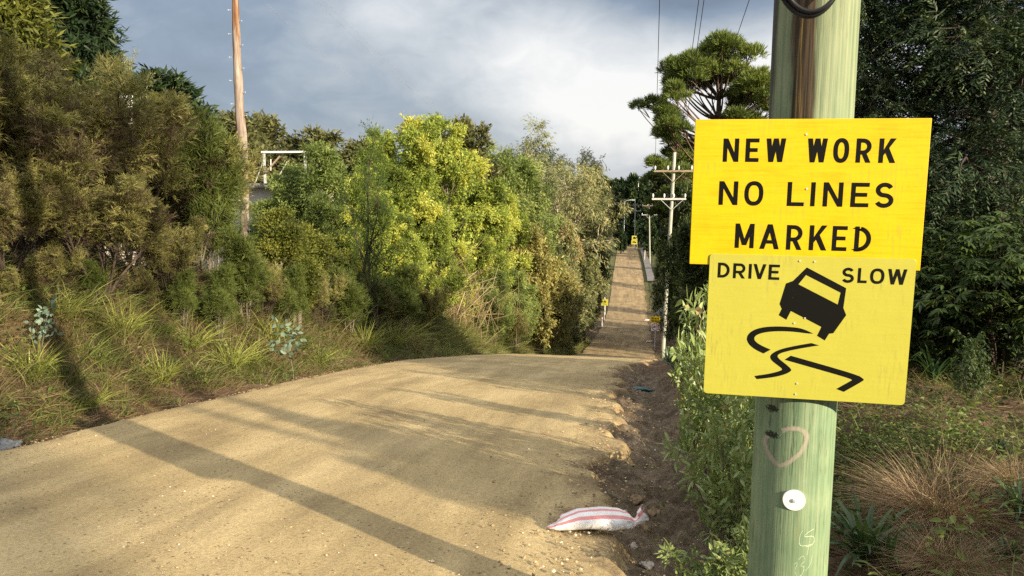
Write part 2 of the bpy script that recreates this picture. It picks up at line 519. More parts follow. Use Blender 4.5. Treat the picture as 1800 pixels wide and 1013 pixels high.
RZ = RZ - .10 * (1 - sstep(dl, 0, .10)) - .13 * (1 - sstep(dr, 0, .13)) - .02 * (1 - sstep(dr, 0, .8))
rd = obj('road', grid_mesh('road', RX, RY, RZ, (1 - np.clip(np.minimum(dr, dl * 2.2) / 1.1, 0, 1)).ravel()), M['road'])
tag(rd, kind='structure')

# ------------------------------------------------------------------ plants: branches and leaves
def unit(v):
    v = np.asarray(v, float)
    return v / (np.linalg.norm(v, axis=-1, keepdims=True) + 1e-9)


def limb(rng, p, d, L, n, wig, trop):
    pts = [np.array(p, float)]
    d = np.array(d, float)
    for i in range(n):
        d = d + wig * rng.normal(size=3) + np.array([0, 0, trop])
        d /= np.linalg.norm(d)
        pts.append(pts[-1] + d * L / n)
    return np.array(pts)


def grow(seed, stems, n1, t0, len1, ang1, n2, len2, n3, len3, wig=(.06, .12, .2), trop=(.02, .03, .02), ang2=.8, ang3=.8, rr=.5, na=4, lean=None, s2m=.22):
    rng = np.random.default_rng(seed)
    tubes, P, D, C = [], [], [], []
    cid = 0
    for (b, d, L, r0) in stems:
        tp = limb(rng, b, d, L, 12, wig[0], trop[0])
        tr = r0 * np.linspace(1, .18, 13)
        tr[0] *= 1.35; tr[1] *= 1.1
        tubes.append((tp, tr, 8))
        tt = np.linspace(0, 1, 13)
        for i in range(n1):
            s = t0 + (1 - t0) * ((i + rng.random()) / n1)
            q = np.array([np.interp(s, tt, tp[:, k]) for k in range(3)])
            dd = unit(tp[min(12, int(s * 12) + 1)] - tp[min(11, int(s * 12))])
            az = i * 2.39996 + rng.normal() * .5
            a = ang1(s) * (1 + .15 * rng.normal())
            rad = np.array([math.cos(az), math.sin(az), 0])
            if lean is not None:
                rad = unit(rad + lean)
            d1 = unit(dd * math.cos(a) + rad * math.sin(a))
            l1 = len1(s) * (.75 + .5 * rng.random())
            if l1 < .02: continue
            p1 = limb(rng, q, d1, l1, 7, wig[1], trop[1])
            r1 = np.interp(s, tt, tr) * rr
            r1 = min(r1, .035 * l1 + .004)
            tubes.append((p1, r1 * np.linspace(1, .25, 8), 5))
            cid += 1
            for j in range(n2):
                s2 = s2m + (1 - s2m) * (j + rng.random()) / n2
                q2 = np.array([np.interp(s2 * 7, np.arange(8), p1[:, k]) for k in range(3)])
                dd2 = unit(p1[min(7, int(s2 * 7) + 1)] - p1[min(6, int(s2 * 7))])
                rv = unit(np.cross(dd2, rng.normal(size=3)))
                d2 = unit(dd2 * math.cos(ang2) + rv * math.sin(ang2))
                l2 = len2 * l1 * (1.1 - .55 * s2) * (.7 + .6 * rng.random())
                p2 = limb(rng, q2, d2, l2, 4, wig[2], trop[2])
                tubes.append((p2, r1 * .42 * np.linspace(1, .35, 5), 3))
                # twigs, all at once
                s3 = (.2 + .8 * (np.arange(n3) + rng.random(n3)) / n3) * 4
                q3 = np.stack([np.interp(s3, np.arange(5), p2[:, k]) for k in range(3)], -1)
                dd3 = unit(p2[-1] - p2[0])
                d3 = unit(dd3 * math.cos(ang3) + unit(rng.normal(size=(n3, 3))) * math.sin(ang3))
                l3 = len3 * (.6 + .8 * rng.random(n3))
                f = (np.arange(na) + .6) / na
                P.append((q3[:, None, :] + d3[:, None, :] * (l3[:, None] * f[None, :])[..., None]).reshape(-1, 3))
                D.append(np.repeat(d3, na, 0)); C.append(np.full(n3 * na, cid))
    return tubes, np.concatenate(P), np.concatenate(D), np.concatenate(C)


def wood_mesh(name, tubes, rmin=0.0):
    V, F, n = [], {}, 0
    for pts, rad, k in tubes:
        if rad[0] < rmin: continue
        v, f = tube_arrays(np.asarray(pts), np.asarray(rad), k)
        V.append(v); F.setdefault(4, []).append(f + n); n += len(v)
    return mesh_np(name, np.concatenate(V), [np.concatenate(F[4])], smooth=True)


def rhombs(P, D, N, L, Wd, mid=.45, fold=.0):
    S_ = unit(np.cross(D, N)); N2 = np.cross(S_, D)
    L = np.asarray(L)[:, None]; Wd = np.asarray(Wd)[:, None]
    c_ = P + D * L * mid - N2 * Wd * fold
    V = np.stack([P, c_ - S_ * Wd / 2, P + D * L - N2 * L * .08, c_ + S_ * Wd / 2], 1).reshape(-1, 3)
    F = np.arange(len(P) * 4).reshape(-1, 4)
    return V, F


def leaf8(P, D, N, L, Wd, droop=.18, fold=.22):
    S_ = unit(np.cross(D, N)); N2 = np.cross(S_, D)
    L = np.asarray(L)[:, None]; Wd = np.asarray(Wd)[:, None]
    def row(tt, wv):
        cc = P + D * L * tt - N2 * L * droop * tt * tt
        return cc, cc - S_ * Wd * wv / 2 + N2 * Wd * fold * wv, cc + S_ * Wd * wv / 2 + N2 * Wd * fold * wv
    a = P; b, bl, br = row(.33, .92); d, dl_, dr_ = row(.68, .78); e, _, _ = row(1.0, 0)
    V = np.stack([a, b, bl, br, d, dl_, dr_, e], 1).reshape(-1, 3)
    i = np.arange(len(P))[:, None] * 8
    T = np.concatenate([i + [[0, 1, 2]], i + [[0, 3, 1]], i + [[4, 7, 5]], i + [[4, 6, 7]]])
    Q = np.concatenate([i + [[1, 4, 5, 2]], i + [[1, 3, 6, 4]]])
    return V, [T, Q]


def foliage(name, seed, P, D, C, k, L, Wd, spread=.8, grav=0.0, kind='rhomb', lv=.35, jit=.03, nup=.5, tc=.2, tl=.16, t0=.5, hz=0.0, dead=0.0):
    rng = np.random.default_rng(seed)
    P = np.repeat(P, k, 0); D = np.repeat(D, k, 0); C = np.repeat(C, k, 0)
    n = len(P)
    P = P + rng.normal(size=(n, 3)) * jit
    d = unit(D + spread * unit(rng.normal(size=(n, 3))) + np.array([0, 0, -grav]))
    N = unit(rng.normal(size=(n, 3)) + np.array([0, 0, nup * 2]))
    l = L * (1 + lv * rng.uniform(-1, 1, n)); wd = Wd * (1 + lv * rng.uniform(-1, 1, n))
    ct = rng.normal(size=C.max() + 2)
    if dead: ct[rng.random(len(ct)) < dead] = -.42 / tc
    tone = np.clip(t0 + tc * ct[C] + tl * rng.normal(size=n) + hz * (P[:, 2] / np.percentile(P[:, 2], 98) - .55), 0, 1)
    if kind == 'rhomb':
        V, F = rhombs(P, d, N, l, wd, fold=.2); return mesh_np(name, V, F, np.repeat(tone, 4))
    V, F = leaf8(P, d, N, l, wd); return mesh_np(name, V, F, np.repeat(tone, 8), smooth=True)


def sprays(name, seed, P, D, C, n, L, lw, ll, droop=.5, t0=.45, tc=.2, tl=.14):
    """flat drooping fans of scale leaves: leaflets on both sides of a short bending axis"""
    rng = np.random.default_rng(seed)
    A = len(P)
    side = unit(np.cross(D, np.array([0, 0, 1.0])) + .35 * rng.normal(size=(A, 3)))
    s = (np.arange(n) + .5) / n
    sg = np.where(np.arange(n) % 2 == 0, 1.0, -1.0)
    Lr = L * (.6 + .8 * rng.random(A))
    D0 = unit(D + .35 * rng.normal(size=(A, 3)))
    q = P[:, None, :] + D0[:, None, :] * (Lr[:, None] * s)[..., None]
    q[..., 2] -= droop * Lr[:, None] * s ** 2
    ax = D0[:, None, :] + np.array([0, 0, -1.0]) * (2 * droop * s)[None, :, None]
    d = unit(unit(ax) * .75 + side[:, None, :] * (sg * .75)[None, :, None] + .22 * rng.normal(size=(A, n, 3)))
    N = unit(np.cross(side, D0)[:, None, :] + .3 * rng.normal(size=(A, n, 3)))
    l = ll * (1.15 - .75 * s)[None, :] * (.7 + .6 * rng.random((A, n)))
    ct = rng.normal(size=C.max() + 2)
    tone = np.clip(t0 + tc * ct[C][:, None] + .1 * rng.normal(size=(A, 1)) + tl * rng.normal(size=(A, n)) + .12 * s[None, :], 0, 1)
    V, F = rhombs(q.reshape(-1, 3), d.reshape(-1, 3), N.reshape(-1, 3), l.ravel(), np.full(A * n, lw), fold=.15)
    return mesh_np(name, V, F, np.repeat(tone.ravel(), 4))


def plant(name, label, cat, data, x, y, h=1.0, rz=0.0, wd=None, group=None, z=None, tilt=(0, 0), part=('trunk', 'crown'), sink=.05):
    zz = gz(x, y) - sink if z is None else z
    wd = h if wd is None else wd
    o = thing(name, label, cat, (x, y, zz), (tilt[0], tilt[1], rz), (wd, wd, h), group)
    (tm, tmat), (cm, cmat) = data
    if tm is not None: obj(part[0], tm, tmat, o)
    obj(part[1], cm, cmat, o)
    return o


UPV = np.array([0, 0, 1.0])
STEM1 = lambda L, r: [((0, 0, 0), (0, 0, 1), L, r)]


def multi(seed, n, L, r, spread, base=.15):
    rng = np.random.default_rng(seed)
    out = []
    for i in range(n):
        a = i * 2.4 + rng.normal() * .3
        rad = np.array([math.cos(a), math.sin(a), 0])
        out.append((rad * base * rng.random(), unit(UPV + rad * spread * (.3 + .9 * rng.random())), L * (.75 + .35 * rng.random()), r * (.7 + .6 * rng.random())))
    return out


# -- tea tree: fine feathery twigs over dark crowded stems
def make_teatree(seed):
    tb, P, D, C = grow(seed, multi(seed, 9, 3.3, .032, .42), 14, .44, lambda s: .38 + .74 * (1 - s) ** .6, lambda s: .62, 6, .52, 7, .18,
                       wig=(.09, .14, .2), trop=(.02, .10, .06), na=4)
    rng = np.random.default_rng(seed)
    for i in range(60):   # dead bare twigs low down
        a = rng.random() * 6.28
        tb.append((limb(rng, (.3 * math.cos(a), .3 * math.sin(a), .3 + rng.random()), (math.cos(a), math.sin(a), .5), 1.1, 5, .22, .05), .008 * np.linspace(1, .3, 6), 3))
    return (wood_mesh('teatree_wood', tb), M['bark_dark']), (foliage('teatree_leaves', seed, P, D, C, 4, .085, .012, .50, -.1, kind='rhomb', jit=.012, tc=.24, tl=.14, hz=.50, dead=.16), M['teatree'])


def make_longleaf(seed):
    tb, P, D, C = grow(seed, multi(seed, 5, 2.9, .035, .35), 16, .30, lambda s: .35 + .75 * (1 - s) ** .7, lambda s: .7, 6, .5, 4, .22,
                       wig=(.07, .12, .2), trop=(.02, .10, .08), na=3)
    return (wood_mesh('wattle_wood', tb), M['bark_grey']), (foliage('wattle_leaves', seed, P, D, C, 4, .19, .020, .75, -.15, jit=.02, tc=.14, tl=.2), M['longleaf'])


def make_broad(seed, key, H=8.0, wdt=2.6, L=.17, Wd=.075, k=5, n1=46, bark='bark_grey', t0=.10, dense=6, grav=.25, up=.12):
    tb, P, D, C = grow(seed, multi(seed, 3, H * .93, .11, .16, .3), n1 // 2, t0, lambda s: wdt * (.35 + .65 * math.sin(math.pi * min(1, .22 + .72 * s)) ** .8) * (1.05 - .55 * s),
                       lambda s: 1.25 - .6 * s, 8, .45, dense, .34, wig=(.06, .13, .22), trop=(.03, up, .06), na=3)
    return (wood_mesh(key + '_wood', tb, .006), M[bark]), (foliage(key + '_leaves', seed, P, D, C, k, L, Wd, .8, grav, jit=.07, tc=.26, tl=.17, lv=.5), M[key])


def make_gum(seed, H=15.0, key='euc', k=7, bark='bark_pale', base=.28, lean=None, L=.30, n1=26):
    tb, P, D, C = grow(seed, [((0, 0, 0), (.02, 0, 1), H, .26), ((.2, .1, 0), (-.16, .05, 1), H * .82, .2)], n1 // 2 + 2, base, lambda s: H * .36 * (.55 + .65 * (1 - s)), lambda s: 1.05 - .45 * s, 7, .46, 7, .5,
                       wig=(.10, .20, .26), trop=(.04, .10, .0), na=2, rr=.62, lean=lean)
    return (wood_mesh('gum_wood', tb, .004), M[bark]), (foliage('gum_leaves', seed, P, D, C, k, L, .062, .7, .75, jit=.16, tc=.24, tl=.16, nup=0), M[key])


def make_pine(seed, H=24.0):
    tb, P, D, C = grow(seed, [((0, 0, 0), (0, 0, 1), H, .45), ((.1, 0, H * .5), (.42, .1, .9), H * .42, .22), ((-.1, 0, H * .46), (-.45, -.1, .85), H * .36, .2)], 11, .34,
                       lambda s: H * (.24 - .08 * max(0, s - .6) / .4), lambda s: 1.3 - .5 * s, 9, .30, 12, .6,
                       wig=(.05, .13, .2), trop=(.01, .10, .12), na=2, rr=.5, ang2=.7, s2m=.52)
    return (wood_mesh('pine_wood', tb, .006), M['bark_brown']), (foliage('pine_needles', seed, P, D, C, 9, .48, .06, .8, -.4, jit=.12, tc=.16, tl=.16), M['pine'])


def make_cone(seed, H=20.0, key='conifer', wdt=.24, L=.55, Wd=.13, k=6):
    tb, P, D, C = grow(seed, STEM1(H, .38), 85, .06, lambda s: H * wdt * (1 - s) ** .75 + .25, lambda s: 1.35 - .35 * s, 6, .36, 5, .8,
                       wig=(.02, .07, .15), trop=(0, .05, .03), na=2, rr=.4)
    return (wood_mesh(key + '_wood', tb, .01), M['bark_dark']), (foliage(key + '_leaves', seed, P, D, C, k, L, Wd, .8, .1, jit=.15, tc=.22, tl=.16), M[key])


def make_cypress(seed, H=13.0, wdt=3.6, n1=74, n3=7):
    tb, P, D, C = grow(seed, STEM1(H, .3), n1, .04, lambda s: wdt * (1 - s) ** .6 + .3, lambda s: 1.5 - .5 * s, 8, .34, n3, .45,
                       wig=(.03, .08, .16), trop=(0, -.015, -.06), na=1, rr=.4)
    return (wood_mesh('cypress_wood', tb, .006), M['bark_dark']), (sprays('cypress_sprays', seed, P, D, C, 22, .78, .036, .19, .6), M['cypress'])


def plant_at(name, label, cat, data, px, Y, top, wd=1.0, rz=0.0, group=None, part=('trunk', 'crown'), dx=0.0, tilt=(0, 0)):
    """stands at the given forward distance, in the direction of an image column, as tall as it looks there"""
    q = at(px, top, Y)
    zb = gz(q[0] + dx, Y) - .06
    me = data[1][0]
    if 'h' not in me:
        co = np.empty(len(me.vertices) * 3, np.float32); me.vertices.foreach_get('co', co)
        me['h'] = float(np.percentile(co[2::3], 99.5))
    h = (q[2] - zb) / me['h']
    return plant(name, label, cat, data, q[0] + dx, Y, h, rz, h * wd, group, zb, tilt, part)


SHR = ('stems', 'foliage')
tea = [make_teatree(1), make_teatree(2)]
GT = 'tea tree shrubs on the left bank'
for i, (px, Y, top, wd, lab) in enumerate([
        (25, 8.6, 92, 1.15, 'olive feathery tea tree at the left edge, in front of the lime conifer'),
        (-130, 7.6, 40, 1.1, 'olive tea tree cut off by the left border of the picture'),
        (118, 10.2, 120, 1.2, 'brownish olive tea tree below the tall dark conifer'),
        (205, 11.6, 165, 1.15, 'tea tree with wispy top twigs beside the white steel post'),
        (262, 12.4, 218, 1.1, 'olive tea tree in front of the rounded dark pine'),
        (60, 11.8, 130, 1.2, 'olive tea tree crowded behind the leftmost shrubs'),
        (165, 8.9, 285, 1.25, 'low twiggy tea tree with bare brown stems above the grassy bank'),
        (318, 15.5, 250, 1.1, 'tea tree between the rounded dark pine and the bare trunk'),
        (-10, 7.6, 300, 1.2, 'low brown tea tree over the pale round leaved sapling'),
        (290, 10.4, 380, 1.2, 'short dark tea tree beneath the long leaved wattle')]):
    plant_at('tea_tree_shrub', lab, 'shrub', tea[i % 2], px, Y, top, wd, i * 1.3, GT, SHR)

wat = make_longleaf(5)
for i, (px, Y, top, wd, lab) in enumerate([
        (328, 12.6, 205, .85, 'long leaved wattle just left of the bare trunk, tallest of the wattles'),
        (366, 13.2, 325, .9, 'long leaved wattle hiding the foot of the bare trunk'),
        (300, 13.0, 235, 1.0, 'long leaved wattle mixed into the tea trees'),
        (425, 11.8, 405, .9, 'small wattle with thin grey stems beside the fennel bushes')]):
    plant_at('wattle_shrub', lab, 'shrub', wat, px, Y, top, wd, i * 1.7, 'long leaved wattles around the bare trunk', SHR)

fen = make_broad(11, 'fennel', 3.0, 1.25, .10, .05, 5, 34, 'bark_grey', .35, 6, -.1, .2)
for i, (px, Y, top, wd, lab) in enumerate([
        (478, 15.0, 372, 1.1, 'yellowish green bush with many thin stems right of the bare trunk'),
        (560, 16.5, 395, 1.15, 'yellowish green bush under the open dark sapling'),
        (520, 13.8, 455, 1.1, 'lower yellowish green bush at the top of the grassy bank')]):
    plant_at('fennel_bush', lab, 'bush', fen, px, Y, top, wd, i * 2.1, 'yellowish green bushes mid left', SHR)

low, lod = wat, tea[1]
for i, (px, Y, top, wd, lab) in enumerate([
        (455, 12.4, 452, 1.0, 'low dull shrub on the upper bank below the small wattle'), (505, 13.0, 470, .9, 'low leafy shrub behind the blue green seedling'),
        (560, 14.6, 478, 1.0, 'low dull shrub right of the blue green seedling'), (612, 15.6, 470, 1.0, 'low leafy shrub where the bank turns lush, below the open sapling'),
        (655, 17.6, 490, 1.1, 'low dull shrub in the lush grass'), (705, 19.4, 470, 1.1, 'low leafy shrub in the lush grass left of the brush heap'),
        (752, 22.0, 500, 1.0, 'low dull shrub just left of the brush heap'), (868, 31.0, 520, 1.1, 'low leafy shrub left of the bronze bush at the road'),
        (900, 34.0, 545, 1.0, 'low dull shrub under the bronze bush'), (380, 10.6, 470, .9, 'low dull shrub on the upper bank below the wattles'), (95, 8.2, 430, 1.0, 'low dull shrub at the foot of the tea trees on the left'),
        (165, 8.8, 455, 1.0, 'low leafy shrub under the bare brown stems on the left bank'), (245, 9.6, 470, .9, 'low dull shrub half way along the upper bank on the left'),
        (318, 10.0, 478, .9, 'low leafy shrub on the upper bank left of the small wattle'), (20, 7.5, 470, .9, 'low dull shrub at the left border above the grass')]):
    plant_at('bank_shrub', lab, 'shrub', (low, lod)[(i + 1) % 2], px, Y, top, wd, i * 1.6, 'low shrubs on the left bank', SHR)

# open dark sapling
tb, P, D, C = grow(21, [((0, 0, 0), (.05, 0, 1), 4.6, .06), ((.1, 0, 0), (.35, 0, 1), 3.4, .05)], 13, .2, lambda s: 1.5 * (1.05 - .8 * s), lambda s: .75, 6, .42, 5, .26,
                   wig=(.10, .16, .2), trop=(.03, .08, .05), na=3)
sap = ((wood_mesh('sapling_wood', tb), M['bark_dark']), (foliage('sapling_needles', 21, P, D, C, 3, .10, .014, .7, 0, jit=.02), M['midgreen']))
plant_at('dark_sapling', 'open dark feathery sapling with forked trunk in front of the golden trees', 'tree', sap, 622, 18.5, 218, .8, .5)
plant_at('dark_sapling', 'smaller dark feathery sapling leaning low by the yellowish bushes', 'tree', sap, 668, 17.0, 395, 1.0, 2.6)
plant_at('dark_sapling', 'dark feathery sapling left of the white gantry', 'tree', sap, 440, 16.5, 350, .9, 4.1)

gold = [make_broad(31, 'gold', 8, 2.7, .14, .06, 7), make_broad(32, 'gold', 8, 2.5, .13, .065, 7)]
GG = 'golden green trees in the sun on the left'
for i, (px, Y, top, wd, lab) in enumerate([
        (660, 25, 232, 1.0, 'golden green tree behind the open dark sapling'),
        (752, 32, 212, 1.0, 'tallest golden green tree of the sunlit group'),
        (705, 27, 232, .9, 'golden green tree between the sapling and the tallest golden tree'),
        (815, 35, 270, .95, 'golden green tree right of the tallest, with rounded shoulder'),
        (700, 22, 335, 1.0, 'bright yellow green bushy tree in front of the sunlit group'),
        (768, 26, 365, .95, 'yellow green tree over the dry brush pile'),
        (838, 33, 372, .95, 'yellow green tree hanging over the dark hollow in the bank'),
        (880, 40, 335, .9, 'yellow green tree left of the bronze bush'),
        (735, 23, 420, 1.0, 'low yellow green bush left above the brush heap'),
        (800, 29, 430, 1.0, 'low yellow green bush right above the brush heap'),
        (640, 21, 300, .9, 'yellow green tree right behind the fork of the open sapling')]):
    plant_at('golden_tree', lab, 'tree', gold[i % 2], px, Y, top, wd, i * 1.9, GG)

grn = [make_broad(41, 'green', 7, 2.3, .16, .045, 6), make_broad(42, 'green', 7, 2.6, .13, .05, 7)]
for i, (px, Y, top, wd, lab) in enumerate([
        (548, 24, 262, 1.1, 'fresh green leafy tree right of the white gantry'),
        (500, 25, 300, 1.0, 'fresh green leafy tree below the gantry beam'),
        (590, 21, 345, 1.1, 'dim green tree behind the yellowish bushes'),
        (872, 44, 268, 1.0, 'pale green tree with soft top left of the gum'),
        (915, 46, 335, 1.0, 'pale green tree next to the tall gum'),
        (905, 37, 470, 1.1, 'low green bush beside the bronze bush'),
        (860, 31, 480, 1.0, 'bright green low bush above the grassy edge of the road crest'),
        (760, 24, 520, 1.2, 'low green bush on the bank under the brush pile'),
        (835, 36, 505, 1.1, 'low green bush right of the brush pile'),
        (610, 18, 500, 1.2, 'low dim green bush on the bank below the open sapling'),
        (690, 20, 500, 1.2, 'low green bush on the bank below the golden trees')]):
    plant_at('green_tree', lab, 'tree', grn[i % 2], px, Y, top, wd, i * 2.3, 'fresh green trees on the left bank')

mid = make_broad(45, 'olive', 9, 3.2, .26, .11, 4)
for i, (px, Y, top, wd, lab) in enumerate([
        (788, 42, 222, .9, 'darker green tree just behind the tallest golden tree'),
        (372, 52, 205, 1.1, 'olive tree on the skyline left of the bare trunk'),
        (330, 46, 225, 1.1, 'olive tree on the skyline below the rounded dark pine'),
        (455, 58, 222, 1.2, 'olive tree on the skyline right of the bare trunk'),
        (500, 62, 214, 1.1, 'highest olive tree on the skyline above the gantry'),
        (560, 60, 240, 1.2, 'olive tree on the skyline right of the gantry'),
        (410, 44, 262, 1.3, 'olive tree low behind the bare trunk'),
        (600, 52, 255, 1.2, 'olive tree on the skyline behind the open sapling'),
        (640, 30, 440, 1.2, 'dim green bush behind the sapling trunk')]):
    plant_at('olive_tree', lab, 'tree', mid, px, Y, top, wd, i * 1.1, 'olive trees on the left skyline')

eub = make_broad(46, 'euc', 7, 2.4, .20, .06, 6, 46, 'bark_pale', .05, 7)
for i, (px, Y, top, wd, lab) in enumerate([
        (978, 54, 392, .8, 'grey green tree under the long pale limb of the tall gum'),
        (1012, 60, 420, .75, 'grey green tree above the charred trunks'),
        (1022, 68, 405, .8, 'grey green tree left of the far road, above the guide posts'),
        (990, 50, 480, .8, 'low grey green bush by the sunlit grass at the crest'),
        (1034, 79, 505, .6, 'small grey green bush at the left edge of the far road')]):
    plant_at('grey_green_tree', lab, 'tree', eub, px, Y, top, wd, i * 2.3, 'grey green trees beside the far road')

brz = make_broad(51, 'bronze', 5.5, 2.2, .16, .06, 6, 50, 'bark_grey', .1, 7)
plant_at('bronze_bush', 'rounded bronze yellow bush at the edge of the road crest', 'bush', brz, 943, 40, 405, .95, .6, None, SHR)

gumA = make_gum(61, 15.0, 'euc', 6, lean=np.array([-.15, -.2, 0]))
gumC = make_gum(63, 13.0, 'euc', 8, base=.42)
gumB = make_gum(62, 13.0, 'euc', 9, base=.12)
plant_at('gum_tree', 'tall airy gum with bronze drooping leaves and a long pale limb', 'tree', gumA, 985, 60, 208, 1.15, 3.5)
plant_at('gum_tree', 'dense gum with pale twisted limbs beside the far road', 'tree', gumC, 1018, 70, 262, .9, 1.5)
plant_at('gum_tree', 'small rounded gum at the left edge of the far road, rightmost on the left side', 'tree', gumC, 1050, 80, 288, .55, 3.9)
plant_at('gum_tree', 'olive gum filling the gap under the tall airy gum', 'tree', gumB, 1000, 66, 318, .72, 5.2)
plant_at('gum_tree', 'small gum peeping out beside the tall dark conifer', 'tree', gumA, 172, 40, 98, .5, 2.0)

# conifers
con = [make_cone(71), make_cone(72, 15, 'conifer', .40, .55, .16, 7)]
plant_at('conifer_tree', 'tall dark conifer at the upper left, its tip above the picture', 'tree', con[0], 92, 40, -150, 1.0, 0)
plant_at('conifer_tree', 'dark conifer close behind the tall one, half hidden by shrubs', 'tree', con[0], 140, 46, -30, 1.0, 2)
plant_at('rounded_pine', 'rounded dark pine on the skyline above the tea trees', 'tree', con[1], 296, 70, 136, 1.35, 1)
plant_at('rounded_pine', 'small dark pine top between the pale green tree and the tall gum', 'tree', con[1], 922, 95, 275, .6, 3)
lime = make_cone(74, 12, 'lime', .26, .4, .10, 6)
plant_at('lime_conifer', 'lime green conifer at the top left corner', 'tree', lime, -15, 24, -75, 1.1, 1)

def make_umbrella_pine(seed):
    rng = np.random.default_rng(seed)
    H = 25.0
    tubes = [(limb(rng, (0, 0, 0), (0, 0, 1), H * .80, 12, .03, .02), .42 * np.linspace(1, .45, 13), 10)]
    trunk = tubes[0][0]
    P, D, C = [], [], []
    # (side, height, half width) of each needle pad in metres, laid round the trunk
    pads = [(0, 23.6, 1.7), (-2.0, 22.6, 1.5), (2.1, 22.9, 1.6), (3.9, 21.3, 1.6), (-.6, 22.2, 1.6), (1.3, 21.6, 1.7), (-2.9, 21.0, 1.3), (4.3, 19.6, 1.7), (2.9, 20.0, 1.5), (-4.2, 19.4, 1.5),
            (-4.6, 17.9, 1.3), (-2.9, 17.7, 1.2), (-3.5, 16.6, .9), (4.9, 18.2, 1.2), (3.0, 17.6, 1.2), (-1.6, 15.4, 1.4), (-4.9, 13.9, 1.2), (-2.6, 14.0, 1.4), (-2.4, 12.2, 1.5), (-1.2, 11.0, 1.6), (1.5, 13.6, 1.7), (2.6, 11.6, 1.6), (-3.4, 10.6, 1.2), (.4, 9.4, 1.6), (3.4, 15.4, 1.3)]
    cid = 0
    for (x, z, hw) in pads:
        for rep_ in range(5):
            hw_ = hw; hw = hw_ * (.45 + .4 * rng.random())
            dy = (rng.random() - .5) * 2 * (3.6 if z > 17 else 2.6)
            c_ = np.array([x * .86 + .45 * hw_ * rng.normal(), dy, z + .45 * rng.normal() - .06 * dy * dy * (z > 20)])
            zs = max(4, c_[2] - 1.0 - .55 * np.hypot(c_[0], c_[1]))
            i0 = np.argmin(np.abs(trunk[:, 2] - min(zs, H * .79))); q0 = trunk[i0]
            mid = q0 * .45 + c_ * .55 + np.array([0, 0, -.35]) + .25 * rng.normal(size=3)
            tubes.append((dense3([q0, mid, c_ + [0, 0, -.25]], 5), np.linspace(.11, .03, 11), 5))
            cid += 1
            n = int(170 * (hw / 1.5) ** 2) + 25
            u = unit(rng.normal(size=(n, 3))); u[:, 2] = np.abs(u[:, 2]) * .9 - .25
            p = c_ + u * (rng.random((n, 1)) ** .4) * [hw, hw, hw * .85]
            P.append(p); D.append(unit(u + [0, 0, .5])); C.append(np.full(n, cid))
            for k_ in range(5):
                j = rng.integers(n); tubes.append((np.array([mid * .3 + c_ * .7, p[j] * .6 + c_ * .4, p[j]]), np.array([.035, .025, .012]), 3))
            hw = hw_
    P, D, C = np.concatenate(P), np.concatenate(D), np.concatenate(C)
    return (wood_mesh('pine_wood', tubes), M['bark_brown']), (foliage('pine_needles', seed, P, D, C, 11, .46, .055, .75, -.3, jit=.06, tc=.14, tl=.15, t0=.55), M['pine'])


def dense3(pts, n):
    pts = [np.array(q, float) for q in pts]
    t_ = np.linspace(0, 1, 2 * n + 1)[:, None]
    return pts[0] * (1 - t_) ** 2 + (2 * pts[1] - (pts[0] + pts[2]) / 2) * 2 * t_ * (1 - t_) + pts[2] * t_ ** 2


pine = make_umbrella_pine(81)
plant_at('pine_tree', 'big umbrella shaped pine with bare limbs behind the yellow signs', 'tree', pine, 1246, 68, 76, 1.0, .0)
pine = make_pine(82)
plant_at('pine_tree', 'lower ragged pine just behind the pole with two crossarms', 'tree', pine, 1232, 84, 250, .8, 3.1)

# right roadside thicket
drk = [make_broad(91, 'dark', 6, 2.2, .15, .06, 6, 46, 'bark_dark', .05), make_broad(92, 'dark', 6, 2.4, .14, .05, 6, 46, 'bark_dark', .05)]
for i, (px, Y, top, wd, lab) in enumerate([
        (1250, 19, 392, .75, 'dark leafy tree just left of the big yellow sign'),
        (1252, 27, 430, .7, 'dark roadside tree behind the nearest thicket, left of the signs'),
        (1252, 36, 440, .6, 'dark roadside tree reaching over the foot of the double crossarm pole'),
        (1212, 43, 396, .46, 'dark tree with boughs hanging across the double crossarm pole'),
        (1228, 62, 330, .7, 'dark tree behind the double crossarm pole'),
        (1300, 34, 400, .8, 'dark tree hidden for the most part by the yellow signs'),
        (1205, 78, 372, .6, 'dark tree on the right of the far road before the timber fence'),
        (1168, 118, 400, .45, 'small dark tree beside the far crossarm poles'),
        (1200, 95, 385, .5, 'dark tree on the right of the far road, behind the 40 sign'),
        (1190, 138, 392, .5, 'dark tree on the right of the far road, half way to its end'),
        (1180, 172, 398, .5, 'dark tree on the right of the far road behind the timber fence'),
        (1196, 186, 380, .6, 'farthest dark tree on the right of the far road'),
        (1258, 13.5, 530, .75, 'dark bush at the foot of the nearest thicket'),
        (1245, 17, 570, .6, 'dark low bush along the right edge of the road dip')]):
    plant_at('dark_tree', lab, 'tree', drk[i % 2], px, Y, top, wd, i * 1.45, 'dark thicket on the right of the road')

for i, (x, y, h, lab) in enumerate(((10.5, 22, .7, 'dark tree hidden behind the lower part of the near pole'), (16, 36, 1.1, 'dark tree on the right slope behind the cypresses'), (12, 58, 1.1, 'dark tree on the right slope behind the double crossarm pole'), (21, 55, 1.3, 'dark tree higher on the right slope'),
                                   (19, 30, 1.2, 'dark tree far to the right behind the cypresses'), (24, 42, 1.4, 'dark tree highest on the right slope'), (13, 66, 1.2, 'dark tree behind the umbrella shaped pine'), (27, 62, 1.5, 'dark tree at the back of the right slope'))):
    plant('dark_tree', lab, 'tree', drk[i % 2], x, y, h, i * 1.7, h * 1.1, 'dark thicket on the right of the road')

